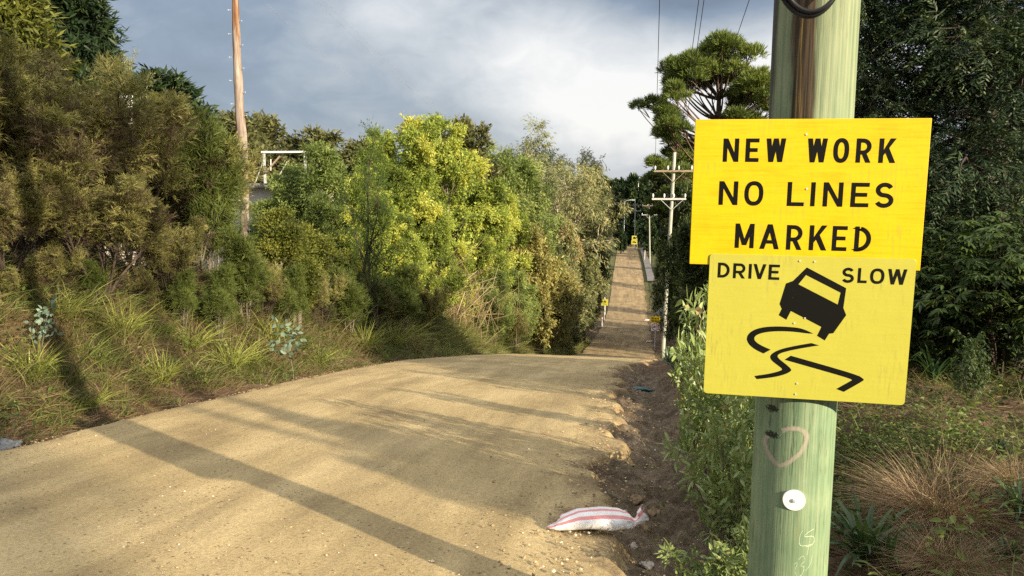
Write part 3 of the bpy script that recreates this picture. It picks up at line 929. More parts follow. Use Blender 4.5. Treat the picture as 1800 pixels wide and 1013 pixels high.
# far valley trees
GF = 'trees closing the far end of the road'
far_t = make_broad(95, 'conifer', 12, 4.2, .7, .35, 4, 44, 'bark_dark', .08)
for i, (px, Y, top, wd, lab) in enumerate([
        (1122, 215, 312, .75, 'far dark tree straight over the end of the road'), (1098, 235, 330, .8, 'far dark tree behind the gum beside the road'),
        (1150, 225, 322, .8, 'far dark tree left of the upper crossarm'), (1175, 190, 300, .9, 'far dark tree behind the double crossarm pole'),
        (1135, 262, 318, 1.1, 'farthest dark tree on the skyline between gum and pole'), (1075, 245, 318, 1.0, 'far dark tree glimpsed through the gum leaves'),
        (1205, 215, 290, .9, 'far dark tree beside the ragged pine'), (1145, 168, 385, .7, 'far low tree beside the timber fence'),
        (1092, 178, 392, .6, 'far low tree left of the end of the road'), (1110, 228, 395, .9, 'far low tree closing the end of the road'), (1160, 250, 340, 1.0, 'far dark tree behind the small crossarm pole')]):
    plant_at('far_tree', lab, 'tree', far_t, px, Y, top, wd, i * 1.7, GF)

# cypress hedge on the right
cyp = [make_cypress(101), make_cypress(102, 12, 3.2)]
GCY = 'dark cypress trees on the right'
for i, (px, Y, top, wd, lab) in enumerate([
        (1640, 11.5, -190, 1.1, 'dark cypress with sunlit drooping sprays right of the pole'),
        (1850, 10.0, -190, 1.2, 'dark cypress at the right border of the picture'),
        (1478, 10.6, -40, .85, 'dark cypress whose boughs peep out left of the near pole'),
        (1760, 13.5, 50, 1.3, 'dark cypress in the shade between the two front ones'),
        (1900, 14.0, 20, 1.0, 'dark cypress in the deep shade at the far right')]):
    plant_at('cypress_tree', lab, 'tree', cyp[i % 2], px, Y, top, wd, i * 1.2, GCY)


# trees that stand on the sun side of the road, outside the picture, and throw the dapple over road and bank
shd = make_broad(97, 'midgreen', 13, 4.0, .30, .14, 3, 36, 'bark_grey', .46, 5)
for i, (x, y, h, wd, lab) in enumerate([]):
    plant('roadside_tree', lab, 'tree', shd, x, y, h, i * 1.3, wd, 'trees outside the right border')
thin = make_broad(98, 'midgreen', 13, 4.0, .30, .14, 1, 30, 'bark_grey', .5, 4)
plant('roadside_tree', 'tallest roadside tree on the right with a thin high crown, outside the picture', 'tree', thin, 12.5, -4.3, 1.4, .7, .8, 'trees outside the right border')
plant('dark_tree', 'dense dark tree added out of view behind the viewer on the right, to shade the road', 'tree', drk[0], 25.0, -19.9, 2.7, 0, 1.45, 'trees outside the right border')  # unseen tree, added to lay soft shade on the foreground road
plant('wattle_shrub', 'thin wattle beside the road just outside the right border', 'shrub', wat, 3.6, 1.75, .62, .8, .42, 'long leaved wattles around the bare trunk', part=SHR)


def make_palmate(seed, H=1.9):
    tb, P, D, C = grow(seed, multi(seed, 6, H, .018, .5), 9, .3, lambda s: .5 * H * (.5 + .5 * (1 - s)), lambda s: .8, 5, .5, 3, .16, wig=(.08, .14, .2), trop=(.02, .06, .03), na=1)
    rng = np.random.default_rng(seed)
    n = len(P); k = 6
    side = unit(np.cross(D, UPV) + .2 * rng.normal(size=(n, 3)))
    fwd = unit(np.cross(UPV, side) * 1.0 + np.array([0, 0, -.25]) + D * .4)
    th = np.linspace(-1.35, 1.35, k)
    d = fwd[:, None, :] * np.cos(th)[None, :, None] + side[:, None, :] * np.sin(th)[None, :, None]
    d[..., 2] -= .15
    d = unit(d + .1 * rng.normal(size=d.shape)).reshape(-1, 3)
    N = unit(np.repeat(np.cross(side, fwd), k, 0) * np.sign(np.repeat(np.cross(side, fwd), k, 0)[:, 2:3]) + .25 * rng.normal(size=(n * k, 3)))
    V, F = leaf8(np.repeat(P + D * .05, k, 0), d, N, .15 * (.7 + .5 * rng.random(n * k)), np.full(n * k, .042))
    tone = np.clip(.45 + .2 * np.repeat(rng.normal(size=n), k) + .1 * rng.normal(size=n * k), 0, 1)
    return (wood_mesh('palmate_stems', tb), M['bark_dark']), (mesh_np('palmate_leaves', V, F, np.repeat(tone, 8), smooth=True), M['palm'])


pal = make_palmate(111)
for i, (px, Y, top, wd, lab) in enumerate([
        (1705, 8.6, 392, 1.0, 'dim bush of fingered leaves at the right, below the cypress sprays'),
        (1640, 9.2, 462, 1.1, 'dim bush of fingered leaves just right of the smaller sign'),
        (1795, 8.2, 380, 1.0, 'dim bush of fingered leaves on the right border'),
        (1750, 9.6, 440, 1.2, 'dim bush of fingered leaves behind the others'),
        (1590, 10.0, 500, 1.2, 'dim bush of fingered leaves behind the smaller sign'),
        (1715, 6.4, 588, .42, 'single small plant of fingered leaves on the shaded litter')]):
    plant_at('fingered_bush', lab, 'bush', pal, px, Y, top, wd, i * 1.4, 'fingered leaf bushes under the cypresses', SHR)


# leafy shrubs at the foot of the near pole
def make_lance(seed, H=1.6, n=8, spread=.55, L=.115, k=1):
    tb, P, D, C = grow(seed, multi(seed, n, H, .009, spread, .12), 7, .12, lambda s: .24 * H * (1.05 - .7 * s), lambda s: .95, 5, .5, 3, .09, wig=(.09, .13, .18), trop=(.03, .05, .03), na=2)
    return (wood_mesh('lance_stems', tb), M['bark_brown']), (foliage('lance_leaves', seed, P, D, C, k, L, .034, .65, -.05, 'leaf8', jit=.012, tc=.10, tl=.18, lv=.4), M['lance'])


lan = [make_lance(121, 1.5, 7, .34), make_lance(122, 1.3, 7, .42)]
for i, (px, Y, top, wd, lab) in enumerate([
        (1262, 5.4, 520, .52, 'leafy shrub with long pale green leaves left of the smaller sign'),
        (1287, 4.6, 610, .55, 'leafy shrub under the lower left corner of the smaller sign'),
        (1300, 4.0, 715, .78, 'leafy shrub leaning out left of the near pole below the signs'),
        (1250, 6.8, 545, .45, 'leafy shrub behind the others, beside the road edge'),
        (1256, 8.8, 500, .55, 'leafy shrub at the corner of the dark thicket'),
        (1305, 3.4, 925, 1.0, 'little leafy sprig low at the left of the near pole foot'),
        (1350, 4.9, 640, .8, 'leafy shrub right behind the near pole'),
        (1262, 3.35, 965, 1.2, 'creeping leafy sprig on the mud left of the near pole')]):
    plant_at('leafy_shrub', lab, 'shrub', lan[i % 2], px, Y, top, wd, i * 2.2 + .4, 'leafy shrubs beside the near pole', SHR)

# ------------------------------------------------------------------ grasses
def blades(name, seed, B, Dv, L, Wd, bend, tone, mat_flat=None):
    """arching tapered blades; B base points, Dv start directions"""
    rng = np.random.default_rng(seed)
    n = len(B)
    Dv = unit(Dv)
    side = unit(np.cross(Dv, unit(rng.normal(size=(n, 3)) + 1e-3)))
    fall = unit(np.stack([Dv[:, 0], Dv[:, 1], np.full(n, -.55)], -1) + .3 * rng.normal(size=(n, 3)))
    L = np.asarray(L)[:, None]; Wd = np.asarray(Wd)[:, None]; bend = np.asarray(bend)[:, None] if np.ndim(bend) else bend
    pts = []
    for s, wv in ((0, .8), (.38, 1.0), (.72, .7), (1.0, 0)):
        c_ = B + Dv * L * s * (1 - .35 * bend * s) + fall * L * bend * s * s
        if wv: pts += [c_ - side * Wd * wv / 2, c_ + side * Wd * wv / 2]
        else: pts.append(c_)
    V = np.stack(pts, 1).reshape(-1, 3)
    i = np.arange(n)[:, None] * 7
    return mesh_np(name, V, [np.concatenate([i + [[0, 1, 3, 2]], i + [[2, 3, 5, 4]]]), i + [[4, 5, 6]]], np.repeat(np.clip(tone, 0, 1), 7))


def tuft(name, seed, n, L, Wd, spread, bend, base=.08, tl=.2):
    rng = np.random.default_rng(seed)
    a = rng.random(n) * 6.283; r = base * np.sqrt(rng.random(n))
    B = np.stack([r * np.cos(a), r * np.sin(a), np.zeros(n)], -1)
    b = a + rng.normal(size=n) * .6
    tl_ = spread * rng.random(n) ** .8
    D = np.stack([np.sin(tl_) * np.cos(b), np.sin(tl_) * np.sin(b), np.cos(tl_)], -1)
    return blades(name, seed, B, D, L * (.5 + .7 * rng.random(n)), Wd * (.6 + .7 * rng.random(n)), bend * (.3 + rng.random(n)), .5 + tl * rng.normal(size=n))


def scatter(rng, n, x0, x1, y0, y1, pw=1.0):
    return x0 + (x1 - x0) * rng.random(n), y0 + (y1 - y0) * rng.random(n) ** pw


# left bank: clumps of grass of different age and lean, over matted dead stalks
rng = np.random.default_rng(7)
nc = 11000
s_ = rng.random(nc) ** .8 * 3.9 + .10
Y_ = 1.5 + 62 * rng.random(nc) ** 1.9
X_ = xl(Y_) - s_ - .05
keep = fbm(X_ * 1.1, Y_ * .9, 91, 4) + .52 + .3 * sstep(s_, .2, 1.0) + .35 * sstep(Y_, 14, 24) > rng.random(nc) * .95
X_, Y_, s_ = X_[keep], Y_[keep], s_[keep]
nc = len(X_)
k_ = (10 + 34 * rng.random(nc) ** 1.5).astype(int)
ci = np.repeat(np.arange(nc), k_); n = len(ci)
a = rng.random(n) * 6.283; rr_ = .10 * np.sqrt(rng.random(n)) * (1 + .03 * Y_[ci])
bx, by = X_[ci] + rr_ * np.cos(a), Y_[ci] + rr_ * np.sin(a)
far_ = sstep(Y_, 12, 24)
la = rng.random(nc) * 6.283; lm = .55 * rng.random(nc)
sp_ = (.35 + .75 * rng.random(nc))[ci]
Dv = np.stack([np.cos(a) * sp_ * rng.random(n) + (np.cos(la) * lm + .22)[ci], np.sin(a) * sp_ * rng.random(n) + (np.sin(la) * lm)[ci], .75 + .4 * rng.random(n)], -1)
Lg = ((.13 + .42 * rng.random(nc) ** 1.5) * (.55 + .6 * sstep(s_, .1, 1.2)) * (1 + .9 * far_))[ci] * (.5 + .7 * rng.random(n))
ct = np.where(rng.random(nc) < .42, .12 + .2 * rng.random(nc), .45 + .5 * rng.random(nc)) + .18 * far_
tone = ct[ci] + .09 * rng.normal(size=n)
o = obj('bank_grass', blades('bank_grass', 8, np.stack([bx, by, ground(bx, by) - .02], -1), Dv, Lg, .006 * (.5 + .9 * rng.random(n)) * (1 + .05 * Y_[ci]), .25 + .75 * rng.random(n), tone), M['grass'])
tag(o, 'mixed dry and green grass tufts covering the left bank', kind='stuff')
n = 60000
s_ = rng.random(n) * 3.6 + .12; Y_ = 1.5 + 34 * rng.random(n) ** 1.8; X_ = xl(Y_) - s_
keep = fbm(X_ * 1.6, Y_ * 1.3, 93, 3) + .25 > rng.random(n) * .8
X_, Y_ = X_[keep], Y_[keep]; n = len(X_); a = rng.random(n) * 6.283
o = obj('dead_stalks', blades('dead_stalks', 12, np.stack([X_, Y_, ground(X_, Y_) + .01], -1), np.stack([np.cos(a), np.sin(a), .1 + .5 * rng.random(n)], -1),
        .08 + .26 * rng.random(n) ** 1.5, .004 + .004 * rng.random(n), .2 + .5 * rng.random(n), .5 + .28 * rng.normal(size=n)), M['litter'])
tag(o, 'matted dead stalks between the grass tufts of the left bank', kind='stuff')

# broad leaved weeds here and there on the bank
nw = 420
s_ = rng.random(nw) * 3.4 + .2; Y_ = 2 + 26 * rng.random(nw) ** 1.6; X_ = xl(Y_) - s_
wi = np.repeat(np.arange(nw), 26); n = len(wi)
hgt = (.08 + .42 * rng.random(nw))[wi] * rng.random(n)
wx, wy = X_[wi] + .07 * rng.normal(size=n), Y_[wi] + .07 * rng.normal(size=n)
V, F = leaf8(np.stack([wx, wy, ground(wx, wy) + hgt], -1), unit(rng.normal(size=(n, 3)) * [1, 1, .35]), unit(rng.normal(size=(n, 3)) * .5 + UPV), (.03 + .05 * rng.random(nw))[wi], (.014 + .02 * rng.random(nw))[wi])
o = obj('bank_weeds', mesh_np('bank_weeds', V, F, np.repeat(np.clip((.5 + .3 * rng.normal(size=nw))[wi] + .1 * rng.normal(size=n), 0, 1), 8)), M['clover'])
tag(o, 'small broad leaved weeds among the grass of the left bank', kind='stuff')

# right side: thin grass and dead needles on the ground
n = 42000
X_, Y_ = scatter(rng, n, .75, 8.0, 2.2, 13, 1.3)
keep = (fbm(X_ * 1.4, Y_ * 1.4, 97, 3) + .30 > rng.random(n) * .9) & (X_ > xr(Y_) + .8 + .4 * rng.random(n))
X_, Y_ = X_[keep], Y_[keep]; n = len(X_)
a = rng.random(n) * 6.283
o = obj('leaf_litter', blades('leaf_litter', 9, np.stack([X_, Y_, ground(X_, Y_) + .008], -1), np.stack([np.cos(a), np.sin(a), .05 + .35 * rng.random(n)], -1),
        .05 + .16 * rng.random(n), .003 + .004 * rng.random(n), .2 + .3 * rng.random(n), .5 + .25 * rng.normal(size=n)), M['litter'])
tag(o, 'brown needles and dead stalks on the ground right of the pole', kind='stuff')
n = 52000
X_, Y_ = scatter(rng, n, .9, 7.5, 2.2, 11, 1.2)
keep = (fbm(X_ * 1.1, Y_ * 1.1, 98, 3) + .20 > rng.random(n) * .8) & (X_ > xr(Y_) + 1.0)
X_, Y_ = X_[keep], Y_[keep]; n = len(X_)
a = rng.random(n) * 6.283
o = obj('thin_grass', blades('thin_grass', 10, np.stack([X_, Y_, ground(X_, Y_) - .01], -1), np.stack([np.cos(a) * .6, np.sin(a) * .6, np.full(n, .9)], -1),
        .10 + .28 * rng.random(n) ** 1.5, .003 + .003 * rng.random(n), .3 + .5 * rng.random(n), .55 + .25 * rng.normal(size=n)), M['grass'])
tag(o, 'thin short grass between the shrubs on the right', kind='stuff')
nw = 150
X_, Y_ = scatter(rng, nw, 1.0, 7.0, 2.8, 10, 1.2)
wi = np.repeat(np.arange(nw), 24); n = len(wi)
hgt = (.06 + .30 * rng.random(nw))[wi] * rng.random(n)
wx, wy = X_[wi] + .07 * rng.normal(size=n), Y_[wi] + .07 * rng.normal(size=n)
V, F = leaf8(np.stack([wx, wy, ground(wx, wy) + hgt], -1), unit(rng.normal(size=(n, 3)) * [1, 1, .35]), unit(rng.normal(size=(n, 3)) * .5 + UPV), (.03 + .05 * rng.random(nw))[wi], (.014 + .02 * rng.random(nw))[wi])
o = obj('ground_weeds', mesh_np('ground_weeds', V, F, np.repeat(np.clip((.4 + .3 * rng.normal(size=nw))[wi] + .1 * rng.normal(size=n), 0, 1), 8)), M['clover'])
tag(o, 'small broad leaved weeds on the ground right of the pole', kind='stuff')
# small round leaved ground cover
n = 5200
cx = rng.normal(size=n) * .42 + 1.55; cy = rng.normal(size=n) * .6 + 4.9
V, F = leaf8(np.stack([cx, cy, ground(cx, cy) + .02 + .16 * rng.random(n)], -1), unit(rng.normal(size=(n, 3)) * [1, 1, .3]), unit(rng.normal(size=(n, 3)) * .5 + UPV), .022 + .02 * rng.random(n), .014 + .012 * rng.random(n))
o = obj('ground_cover', mesh_np('ground_cover', V, F, np.repeat(np.clip(.5 + .25 * rng.normal(size=n), 0, 1), 8)), M['clover'])
tag(o, 'low small leaved ground cover right of the near pole', kind='stuff')


def tuss_at(name, label, cat, me, mat, px, py, sc, rz, group=None, part='blades', Y=None):
    """on the ground where the image ray meets it"""
    d = ray(px, py); tt = np.linspace(2, 60, 6000)
    P = EYE[None] + d[None] * tt[:, None]
    hit = np.argmax(P[:, 2] < ground(P[:, 0], P[:, 1]))
    q = P[hit]
    o = thing(name, label, cat, (q[0], q[1], q[2] - .02), (0, 0, rz), (sc, sc, sc), group)
    obj(part, me, mat, o)
    return o


tus = [tuft('tussock', 131, 190, .75, .010, .75, .55), tuft('tussock', 132, 150, .7, .009, .9, .7)]
GTU = 'pale green tussocks on the left bank'
for i, (px, py, sc, lab) in enumerate([
        (285, 672, .85, 'upright pale green tussock, brightest on the lower bank'), (158, 715, .62, 'small pale tussock close to the road edge at the left'),
        (405, 650, 1.0, 'broad pale tussock leaning toward the road, right of the brightest one'), (440, 640, .9, 'tussock with tips drooping over the bare soil'),
        (60, 660, .8, 'tussock on the left part of the bank below the sapling'), (340, 610, .95, 'tussock half way up the bank above the brightest one'),
        (215, 590, 1.0, 'tussock on the upper bank under the twiggy tea tree'), (560, 640, .9, 'green tussock beside the blue leaved seedling'),
        (640, 615, 1.3, 'lush green tussock below the sapling, left of centre'), (720, 600, 1.6, 'lush green tussock below the golden trees'), (690, 612, 1.5, 'lush green tussock between its two larger neighbours'),
        (800, 600, 1.6, 'grass clump at the lip of the dark hollow'), (880, 612, 2.0, 'grass clump on the bank before the bronze bush'), (960, 610, 2.4, 'sunlit grass clump at the crest of the road'),
        (990, 612, 2.6, 'sunlit grass clump nearest the far road'), (110, 560, 1.0, 'dry tussock beside the pale round leaved sapling'), (480, 600, 1.0, 'tussock at the foot of the yellowish bushes')]):
    tuss_at('grass_tussock', lab, 'tussock', tus[i % 2], M['tussock'] if i < 12 or i > 14 else M['grass'], px, py, sc, i * 1.1, GTU)

dry = tuft('dry_tussock', 141, 2600, .62, .0036, 1.1, .75, .16, .20)
tuss_at('dry_tussock', 'large straw coloured dry tussock right of the near pole', 'tussock', dry, M['dry'], 1660, 912, .76, 0, 'dry tussocks at the right')
tuss_at('dry_tussock', 'smaller brown dry tussock low in the right corner', 'tussock', dry, M['litter'], 1665, 1000, .45, 1, 'dry tussocks at the right')
tuss_at('dry_tussock', 'straw coloured dry tussock at the right border', 'tussock', dry, M['dry'], 1795, 860, .42, 2, 'dry tussocks at the right')


def make_strap(seed, n, L, Wd, spread):
    rng = np.random.default_rng(seed)
    a = np.arange(n) * 2.4 + rng.normal(size=n) * .3
    V, Q, T, tn = [], [], [], []
    for i in range(n):
        tilt = spread * (.25 + .75 * rng.random())
        d = np.array([math.cos(a[i]), math.sin(a[i]), 0]); s = np.array([-d[1], d[0], 0])
        l = L * (.65 + .5 * rng.random()); wv = Wd * (.8 + .4 * rng.random())
        r, z, th = .02, 0.0, tilt * .35
        k0 = len(V); K = 9
        for j in range(K + 1):
            u_ = j / K
            wj = wv * (.55 + .9 * math.sin(math.pi * min(.5, u_ * .9 + .1)) * .5) * (1 - max(0, (u_ - .55) / .45) ** 2)
            c_ = d * r + np.array([0, 0, z]); nn = d * -math.cos(th) + UPV * math.sin(th)
            for q in (-1, 0, 1):
                V.append(c_ + s * wj / 2 * q + nn * (.16 * wj * abs(q)))
            r += math.sin(th) * l / K; z += math.cos(th) * l / K
            th += tilt * 1.9 / K
        for j in range(K):
            for q in (0, 1):
                b_ = k0 + j * 3 + q
                Q.append((b_, b_ + 1, b_ + 4, b_ + 3))
        tn += [np.clip(.5 + .22 * rng.normal(), 0, 1)] * (3 * (K + 1))
    return mesh_np('strap_leaves', np.array(V), np.array(Q), tn, smooth=True)


stp = [make_strap(151, 34, .52, .034, 1.25), make_strap(152, 26, .46, .030, 1.1)]
GS = 'strap leaved lily clumps'
for i, (px, py, sc, lab) in enumerate([
        (1520, 990, .72, 'dark strap leaved clump right of the near pole foot'), (1560, 1005, .62, 'strap leaved clump beside the dry tussock in front'),
        (1792, 905, .45, 'strap leaved clump at the right border'), (1772, 985, .35, 'small strap leaved clump in the lower right corner'),
        (1190, 655, 1.1, 'strap leaved clump by the road edge left of the smaller sign'), (1175, 640, 1.3, 'strap leaved clump in the dip by the right road edge'),
        (1205, 672, .9, 'strap leaved clump under the leafy shrubs'), (1640, 672, 1.0, 'strap leaved clump in the shade right of the smaller sign'),
        (1660, 668, 1.0, 'tall strap leaved clump in the shade behind the litter'), (1755, 800, .35, 'tiny upright strap leaved clump on the sunlit litter'), (1490, 840, .38, 'little strap leaved clump close to the near pole')]):
    tuss_at('strap_leaved_clump', lab, 'plant', stp[i % 2], M['strap'], px, py, sc, i * .9, GS, 'leaves')


def make_seedling(seed):
    rng = np.random.default_rng(seed)
    tb, P, D, C = grow(seed, [((0, 0, 0), (.05, 0, 1), .95, .008)], 12, .35, lambda s: .34 * (1.1 - s) + .06, lambda s: 1.0, 3, .3, 2, .05, wig=(.06, .1, .15), trop=(.02, .05, .02), na=1)
    n = len(P)
    V, F = leaf8(P, unit(D + .5 * rng.normal(size=(n, 3)) + [0, 0, -.3]), unit(rng.normal(size=(n, 3))), .085 + .03 * rng.random(n), .055 + .02 * rng.random(n), .1, .12)
    return (wood_mesh('seedling_stem', tb), M['bark_grey']), (mesh_np('seedling_leaves', V, F, np.repeat(np.clip(.5 + .25 * rng.normal(size=n), 0, 1), 8), smooth=True), M['bluegum'])


sed = make_seedling(161)
plant_at('round_leaved_seedling', 'pale round leaved gum seedling standing on the left part of the bank', 'seedling', sed, 60, 6.9, 528, .9, .3, None, ('stem', 'leaves'))
plant_at('round_leaved_seedling', 'blue green round leaved gum seedling at the road edge below the dark bushes', 'seedling', sed, 512, 10.6, 560, 1.15, 2.0, None, ('stem', 'leaves'))

rng = np.random.default_rng(171)
n = 620
a = rng.random(n) * 6.283
B = np.stack([1.0 * rng.normal(size=n), .5 * rng.normal(size=n), 1.5 + .8 * rng.normal(size=n)], -1)
Dv = np.stack([-.55 + .5 * rng.normal(size=n), -.3 + .4 * rng.normal(size=n), -.55 + .5 * rng.normal(size=n)], -1)
bp = blades('brush', 172, B, Dv, .6 + 1.2 * rng.random(n), .014 * (.5 + rng.random(n)), .05 + .2 * rng.random(n), .5 + .25 * rng.normal(size=n))
for px, py, sc, lab in ((800, 585, 1.0, 'heap of pale dead brush hanging down the bank below the golden trees'), (848, 588, .7, 'smaller tangle of pale dead brush beside the dark hollow')):
    tuss_at('brush_pile', lab, 'brush pile', bp, M['dry'], px, py, sc, .2, 'dead brush on the bank', 'twigs')
for i, (px, top, Y, ln, r, lab) in enumerate(((1021, 480, 61, -.10, .20, 'charred black trunk left of the far road, the thicker one'), (1034, 515, 62, .16, .14, 'charred black trunk leaning right, beside the far road'), (984, 545, 55, .02, .15, 'short charred trunk in the sunlit grass before the far road'))):
    q = at(px, top, Y); zb = gz(q[0] - ln * 2, Y) - .2; H = q[2] - zb
    o = thing('charred_trunk', lab, 'tree trunk', (q[0] - ln * 3, Y, zb), group='charred trunks')
    mb_ = [((0, 0, 0), (ln * .8, 0, H * .4), (ln * 2.2, 0, H * .75), (ln * 3, 0, H)), ((ln * .8, 0, H * .4), (-ln * 2, .1, H * .7), (-ln * 4, .2, H * 1.05))]
    tt_ = [(np.array(l), r * np.linspace(1, .6, len(l)) * (1 if k_ == 0 else .6), 10) for k_, l in enumerate(mb_)]
    obj('trunk', wood_mesh('charred', tt_), M['bark_black'], o)

# ------------------------------------------------------------------ the two warning signs
SA, SR = -0.0321, -0.0115
SU = np.array([math.cos(SA) * math.cos(SR), math.sin(SA) * math.cos(SR), math.sin(SR)])
SN = unit(np.cross(SU, UPV)); SV = np.cross(SN, SU) * 1.0
SV = unit(np.cross(np.cross(SU, UPV), SU)); SN = np.cross(SU, SV)       # SN points at the viewer
SK_ = 0.71      # sheet size: the panel is about 0.64 m wide
SC = EYE + (np.array([.70, 3.2, 1.63]) - EYE) * SK_


def sign_frame(o):
    from mathutils import Matrix
    Mx = Matrix(((SU[0], -SN[0], SV[0], 0), (SU[1], -SN[1], SV[1], 0), (SU[2], -SN[2], SV[2], 0), (0, 0, 0, 1)))
    o.rotation_euler = Mx.to_euler()


class Flat:
    """flat marks in the plane of a panel: polygons a hair apart in depth"""
    def __init__(s, y):
        s.mb = MB(); s.y = y; s.k = 0
    def poly(s, pts, holes=()):
        y = s.y - .00004 * (s.k % 12); s.k += 1
        loops = [[Vector((p[0], p[1], 0)) for p in pts]] + [[Vector((p[0], p[1], 0)) for p in h] for h in holes]
        tri = tessellate_polygon(loops)
        P = [q for l in loops for q in l]
        F = []
        for a, b, c_ in tri:
            ar = (P[b] - P[a]).cross(P[c_] - P[a]).z
            F.append((a, b, c_) if ar > 0 else (a, c_, b))
        s.mb.add([(p.x, y, p.y) for p in P], F)
    def stroke(s, path, t, closed=False):
        p = np.array(path, float); n = len(p)
        nx = np.roll(p, -1, 0) - p; pv = p - np.roll(p, 1, 0)
        if not closed: nx[-1] = pv[-1]; pv[0] = nx[0]
        nx = unit(nx); pv = unit(pv)
        nn = np.stack([-(nx + pv)[:, 1], (nx + pv)[:, 0]], 1); nn = unit(nn)
        nv = np.stack([-nx[:, 1], nx[:, 0]], 1)
        m_ = 1 / np.clip((nn * nv).sum(1), .35, 1)
        a = p + nn * (t / 2 * m_)[:, None]; b = p - nn * (t / 2 * m_)[:, None]
        y = s.y - .00004 * (s.k % 12); s.k += 1
        V = [(q[0], y, q[1]) for q in a] + [(q[0], y, q[1]) for q in b]
        F = [(n + i, n + (i + 1) % n, (i + 1) % n, i) for i in range(n if closed else n - 1)]
        s.mb.add(V, F)
    def letter(s, ch, x0, x1, y0, y1, t):
        w_, h_ = x1 - x0, y1 - y0
        q = t / 2
        X = lambda f: x0 + f
        rect = lambda a, b, c_, d: s.poly([(a, b), (c_, b), (c_, d), (a, d)])
        def slant(xa, ya, xb, yb, tt):
            s.poly([(xa - tt / 2, ya), (xa + tt / 2, ya), (xb + tt / 2, yb), (xb - tt / 2, yb)])
        arc = lambda cx, cy, rx, ry_, a0, a1, n=12: [(cx + rx * math.cos(R(a0 + (a1 - a0) * i / n)), cy + ry_ * math.sin(R(a0 + (a1 - a0) * i / n))) for i in range(n + 1)]
        if ch in 'NEKLRDIM': rect(x0, y0, x0 + t, y1)
        if ch in 'NM': rect(x1 - t, y0, x1, y1)
        if ch == 'N': slant(x0 + t * .55, y1, x1 - t * .55, y0, t * 1.1)
        if ch == 'M':
            mx = (x0 + x1) / 2
            slant(x0 + t * .5, y1, mx, y0 + .12 * h_, t * 1.02); slant(x1 - t * .5, y1, mx, y0 + .12 * h_, t * 1.02)
        if ch == 'E':
            rect(x0 + t, y0, x1, y0 + t * .93); rect(x0 + t, y1 - t * .93, x1, y1); rect(x0 + t, (y0 + y1) / 2 - t * .42, x1 - .1 * w_, (y0 + y1) / 2 + t * .5)
        if ch == 'L': rect(x0 + t, y0, x1, y0 + t * .93)
        if ch in 'WV':
            tt = t * 1.08
            if ch == 'V':
                slant(x0 + tt / 2, y1, (x0 + x1) / 2, y0, tt); slant(x1 - tt / 2, y1, (x0 + x1) / 2, y0, tt)
            else:
                a, b = x0 + .27 * w_, x1 - .27 * w_
                for xa, xb in ((x0 + tt / 2, a), (x1 - tt / 2, b)): slant(xa, y1, xb, y0, tt)
                mx = (x0 + x1) / 2
                for xb in (a, b): slant(mx, y1, xb, y0, tt)
        if ch == 'A':
            mx = (x0 + x1) / 2
            slant(mx, y1, x0 + t * .55, y0, t * 1.1); slant(mx, y1, x1 - t * .55, y0, t * 1.1)
            rect(x0 + .24 * w_, y0 + .22 * h_, x1 - .24 * w_, y0 + .22 * h_ + t * .85)
        if ch == 'O':
            cx, cy = (x0 + x1) / 2, (y0 + y1) / 2
            p = [(cx + (w_ / 2 - q) * np.sign(math.cos(a)) * abs(math.cos(a)) ** .85, cy + (h_ / 2 - q) * np.sign(math.sin(a)) * abs(math.sin(a)) ** .85) for a in np.linspace(0, 2 * math.pi, 33)[:-1]]
            s.stroke(p, t, True)
        if ch == 'D':
            r = min(h_ / 2 - q, w_ - t)
            s.stroke([(x0 + t, y1 - q)] + arc(x1 - q - r * .95, (y0 + y1) / 2, r * .95, h_ / 2 - q, 90, -90, 16) + [(x0 + t, y0 + q)], t)
        if ch == 'R':
            yb = y0 + h_ * .42; r = (y1 - q - yb) / 2
            s.stroke([(x0 + t, y1 - q)] + arc(x1 - q - r, yb + r, r, r, 90, -90, 12) + [(x0 + t, yb)], t * .95)
            slant(x0 + .50 * w_, yb, x1 - t * .58, y0, t * 1.12)
        if ch == 'K':
            s.poly([(x0 + t, y0 + .30 * h_), (x0 + t, y0 + .52 * h_), (x1 - t * 1.25, y1), (x1, y1)])
            s.poly([(x0 + .30 * w_, y0 + .55 * h_), (x0 + .56 * w_, y0 + .66 * h_), (x1 + .02 * w_, y0), (x1 - t * 1.15, y0)])
        if ch == 'S':
            rx, r1 = w_ / 2 - q, (h_ - t) / 4
            cx = (x0 + x1) / 2
            top = arc(cx, y1 - q - r1, rx * .94, r1, 22, 180, 12) + arc(cx, y1 - q - r1, rx * .94, r1, 190, 255, 5)
            bot = arc(cx, y0 + q + r1, rx, r1, 75, -20, 8) + arc(cx, y0 + q + r1, rx, r1, -30, -160, 10)
            s.stroke(top + bot, t)


def mat_sign(name, col, streak):
    m, t = material(name)
    c = t.n('ShaderNodeTexCoord').outputs['Object']
    n1 = t.noise(t.scale(c, (3, 1, 60)), 1.5, 5, .7)
    n2 = t.noise(c, 5, 5, .6, .3)
    n3 = t.noise(t.scale(c, (40, 1, 5)), 2.0, 4, .7)
    f = t.m('ADD', t.m('MULTIPLY', n1, .55), t.m('MULTIPLY', n2, .45))
    lo = tuple(x * (1 - streak) for x in col)
    base = t.ramp(f, [(.36, lo), (.52, col), (.68, tuple(min(1, x * 1.06) for x in col))])
    dirt = t.m('MULTIPLY', t.step(n2, .46, .70), t.step(n3, .46, .72))
    base = t.mix(t.m('MULTIPLY', dirt, .7), base, (.22, .20, .07))
    return finish(m, t, base, .33, .45, t.noise(c, 7, 3), .12, .01)


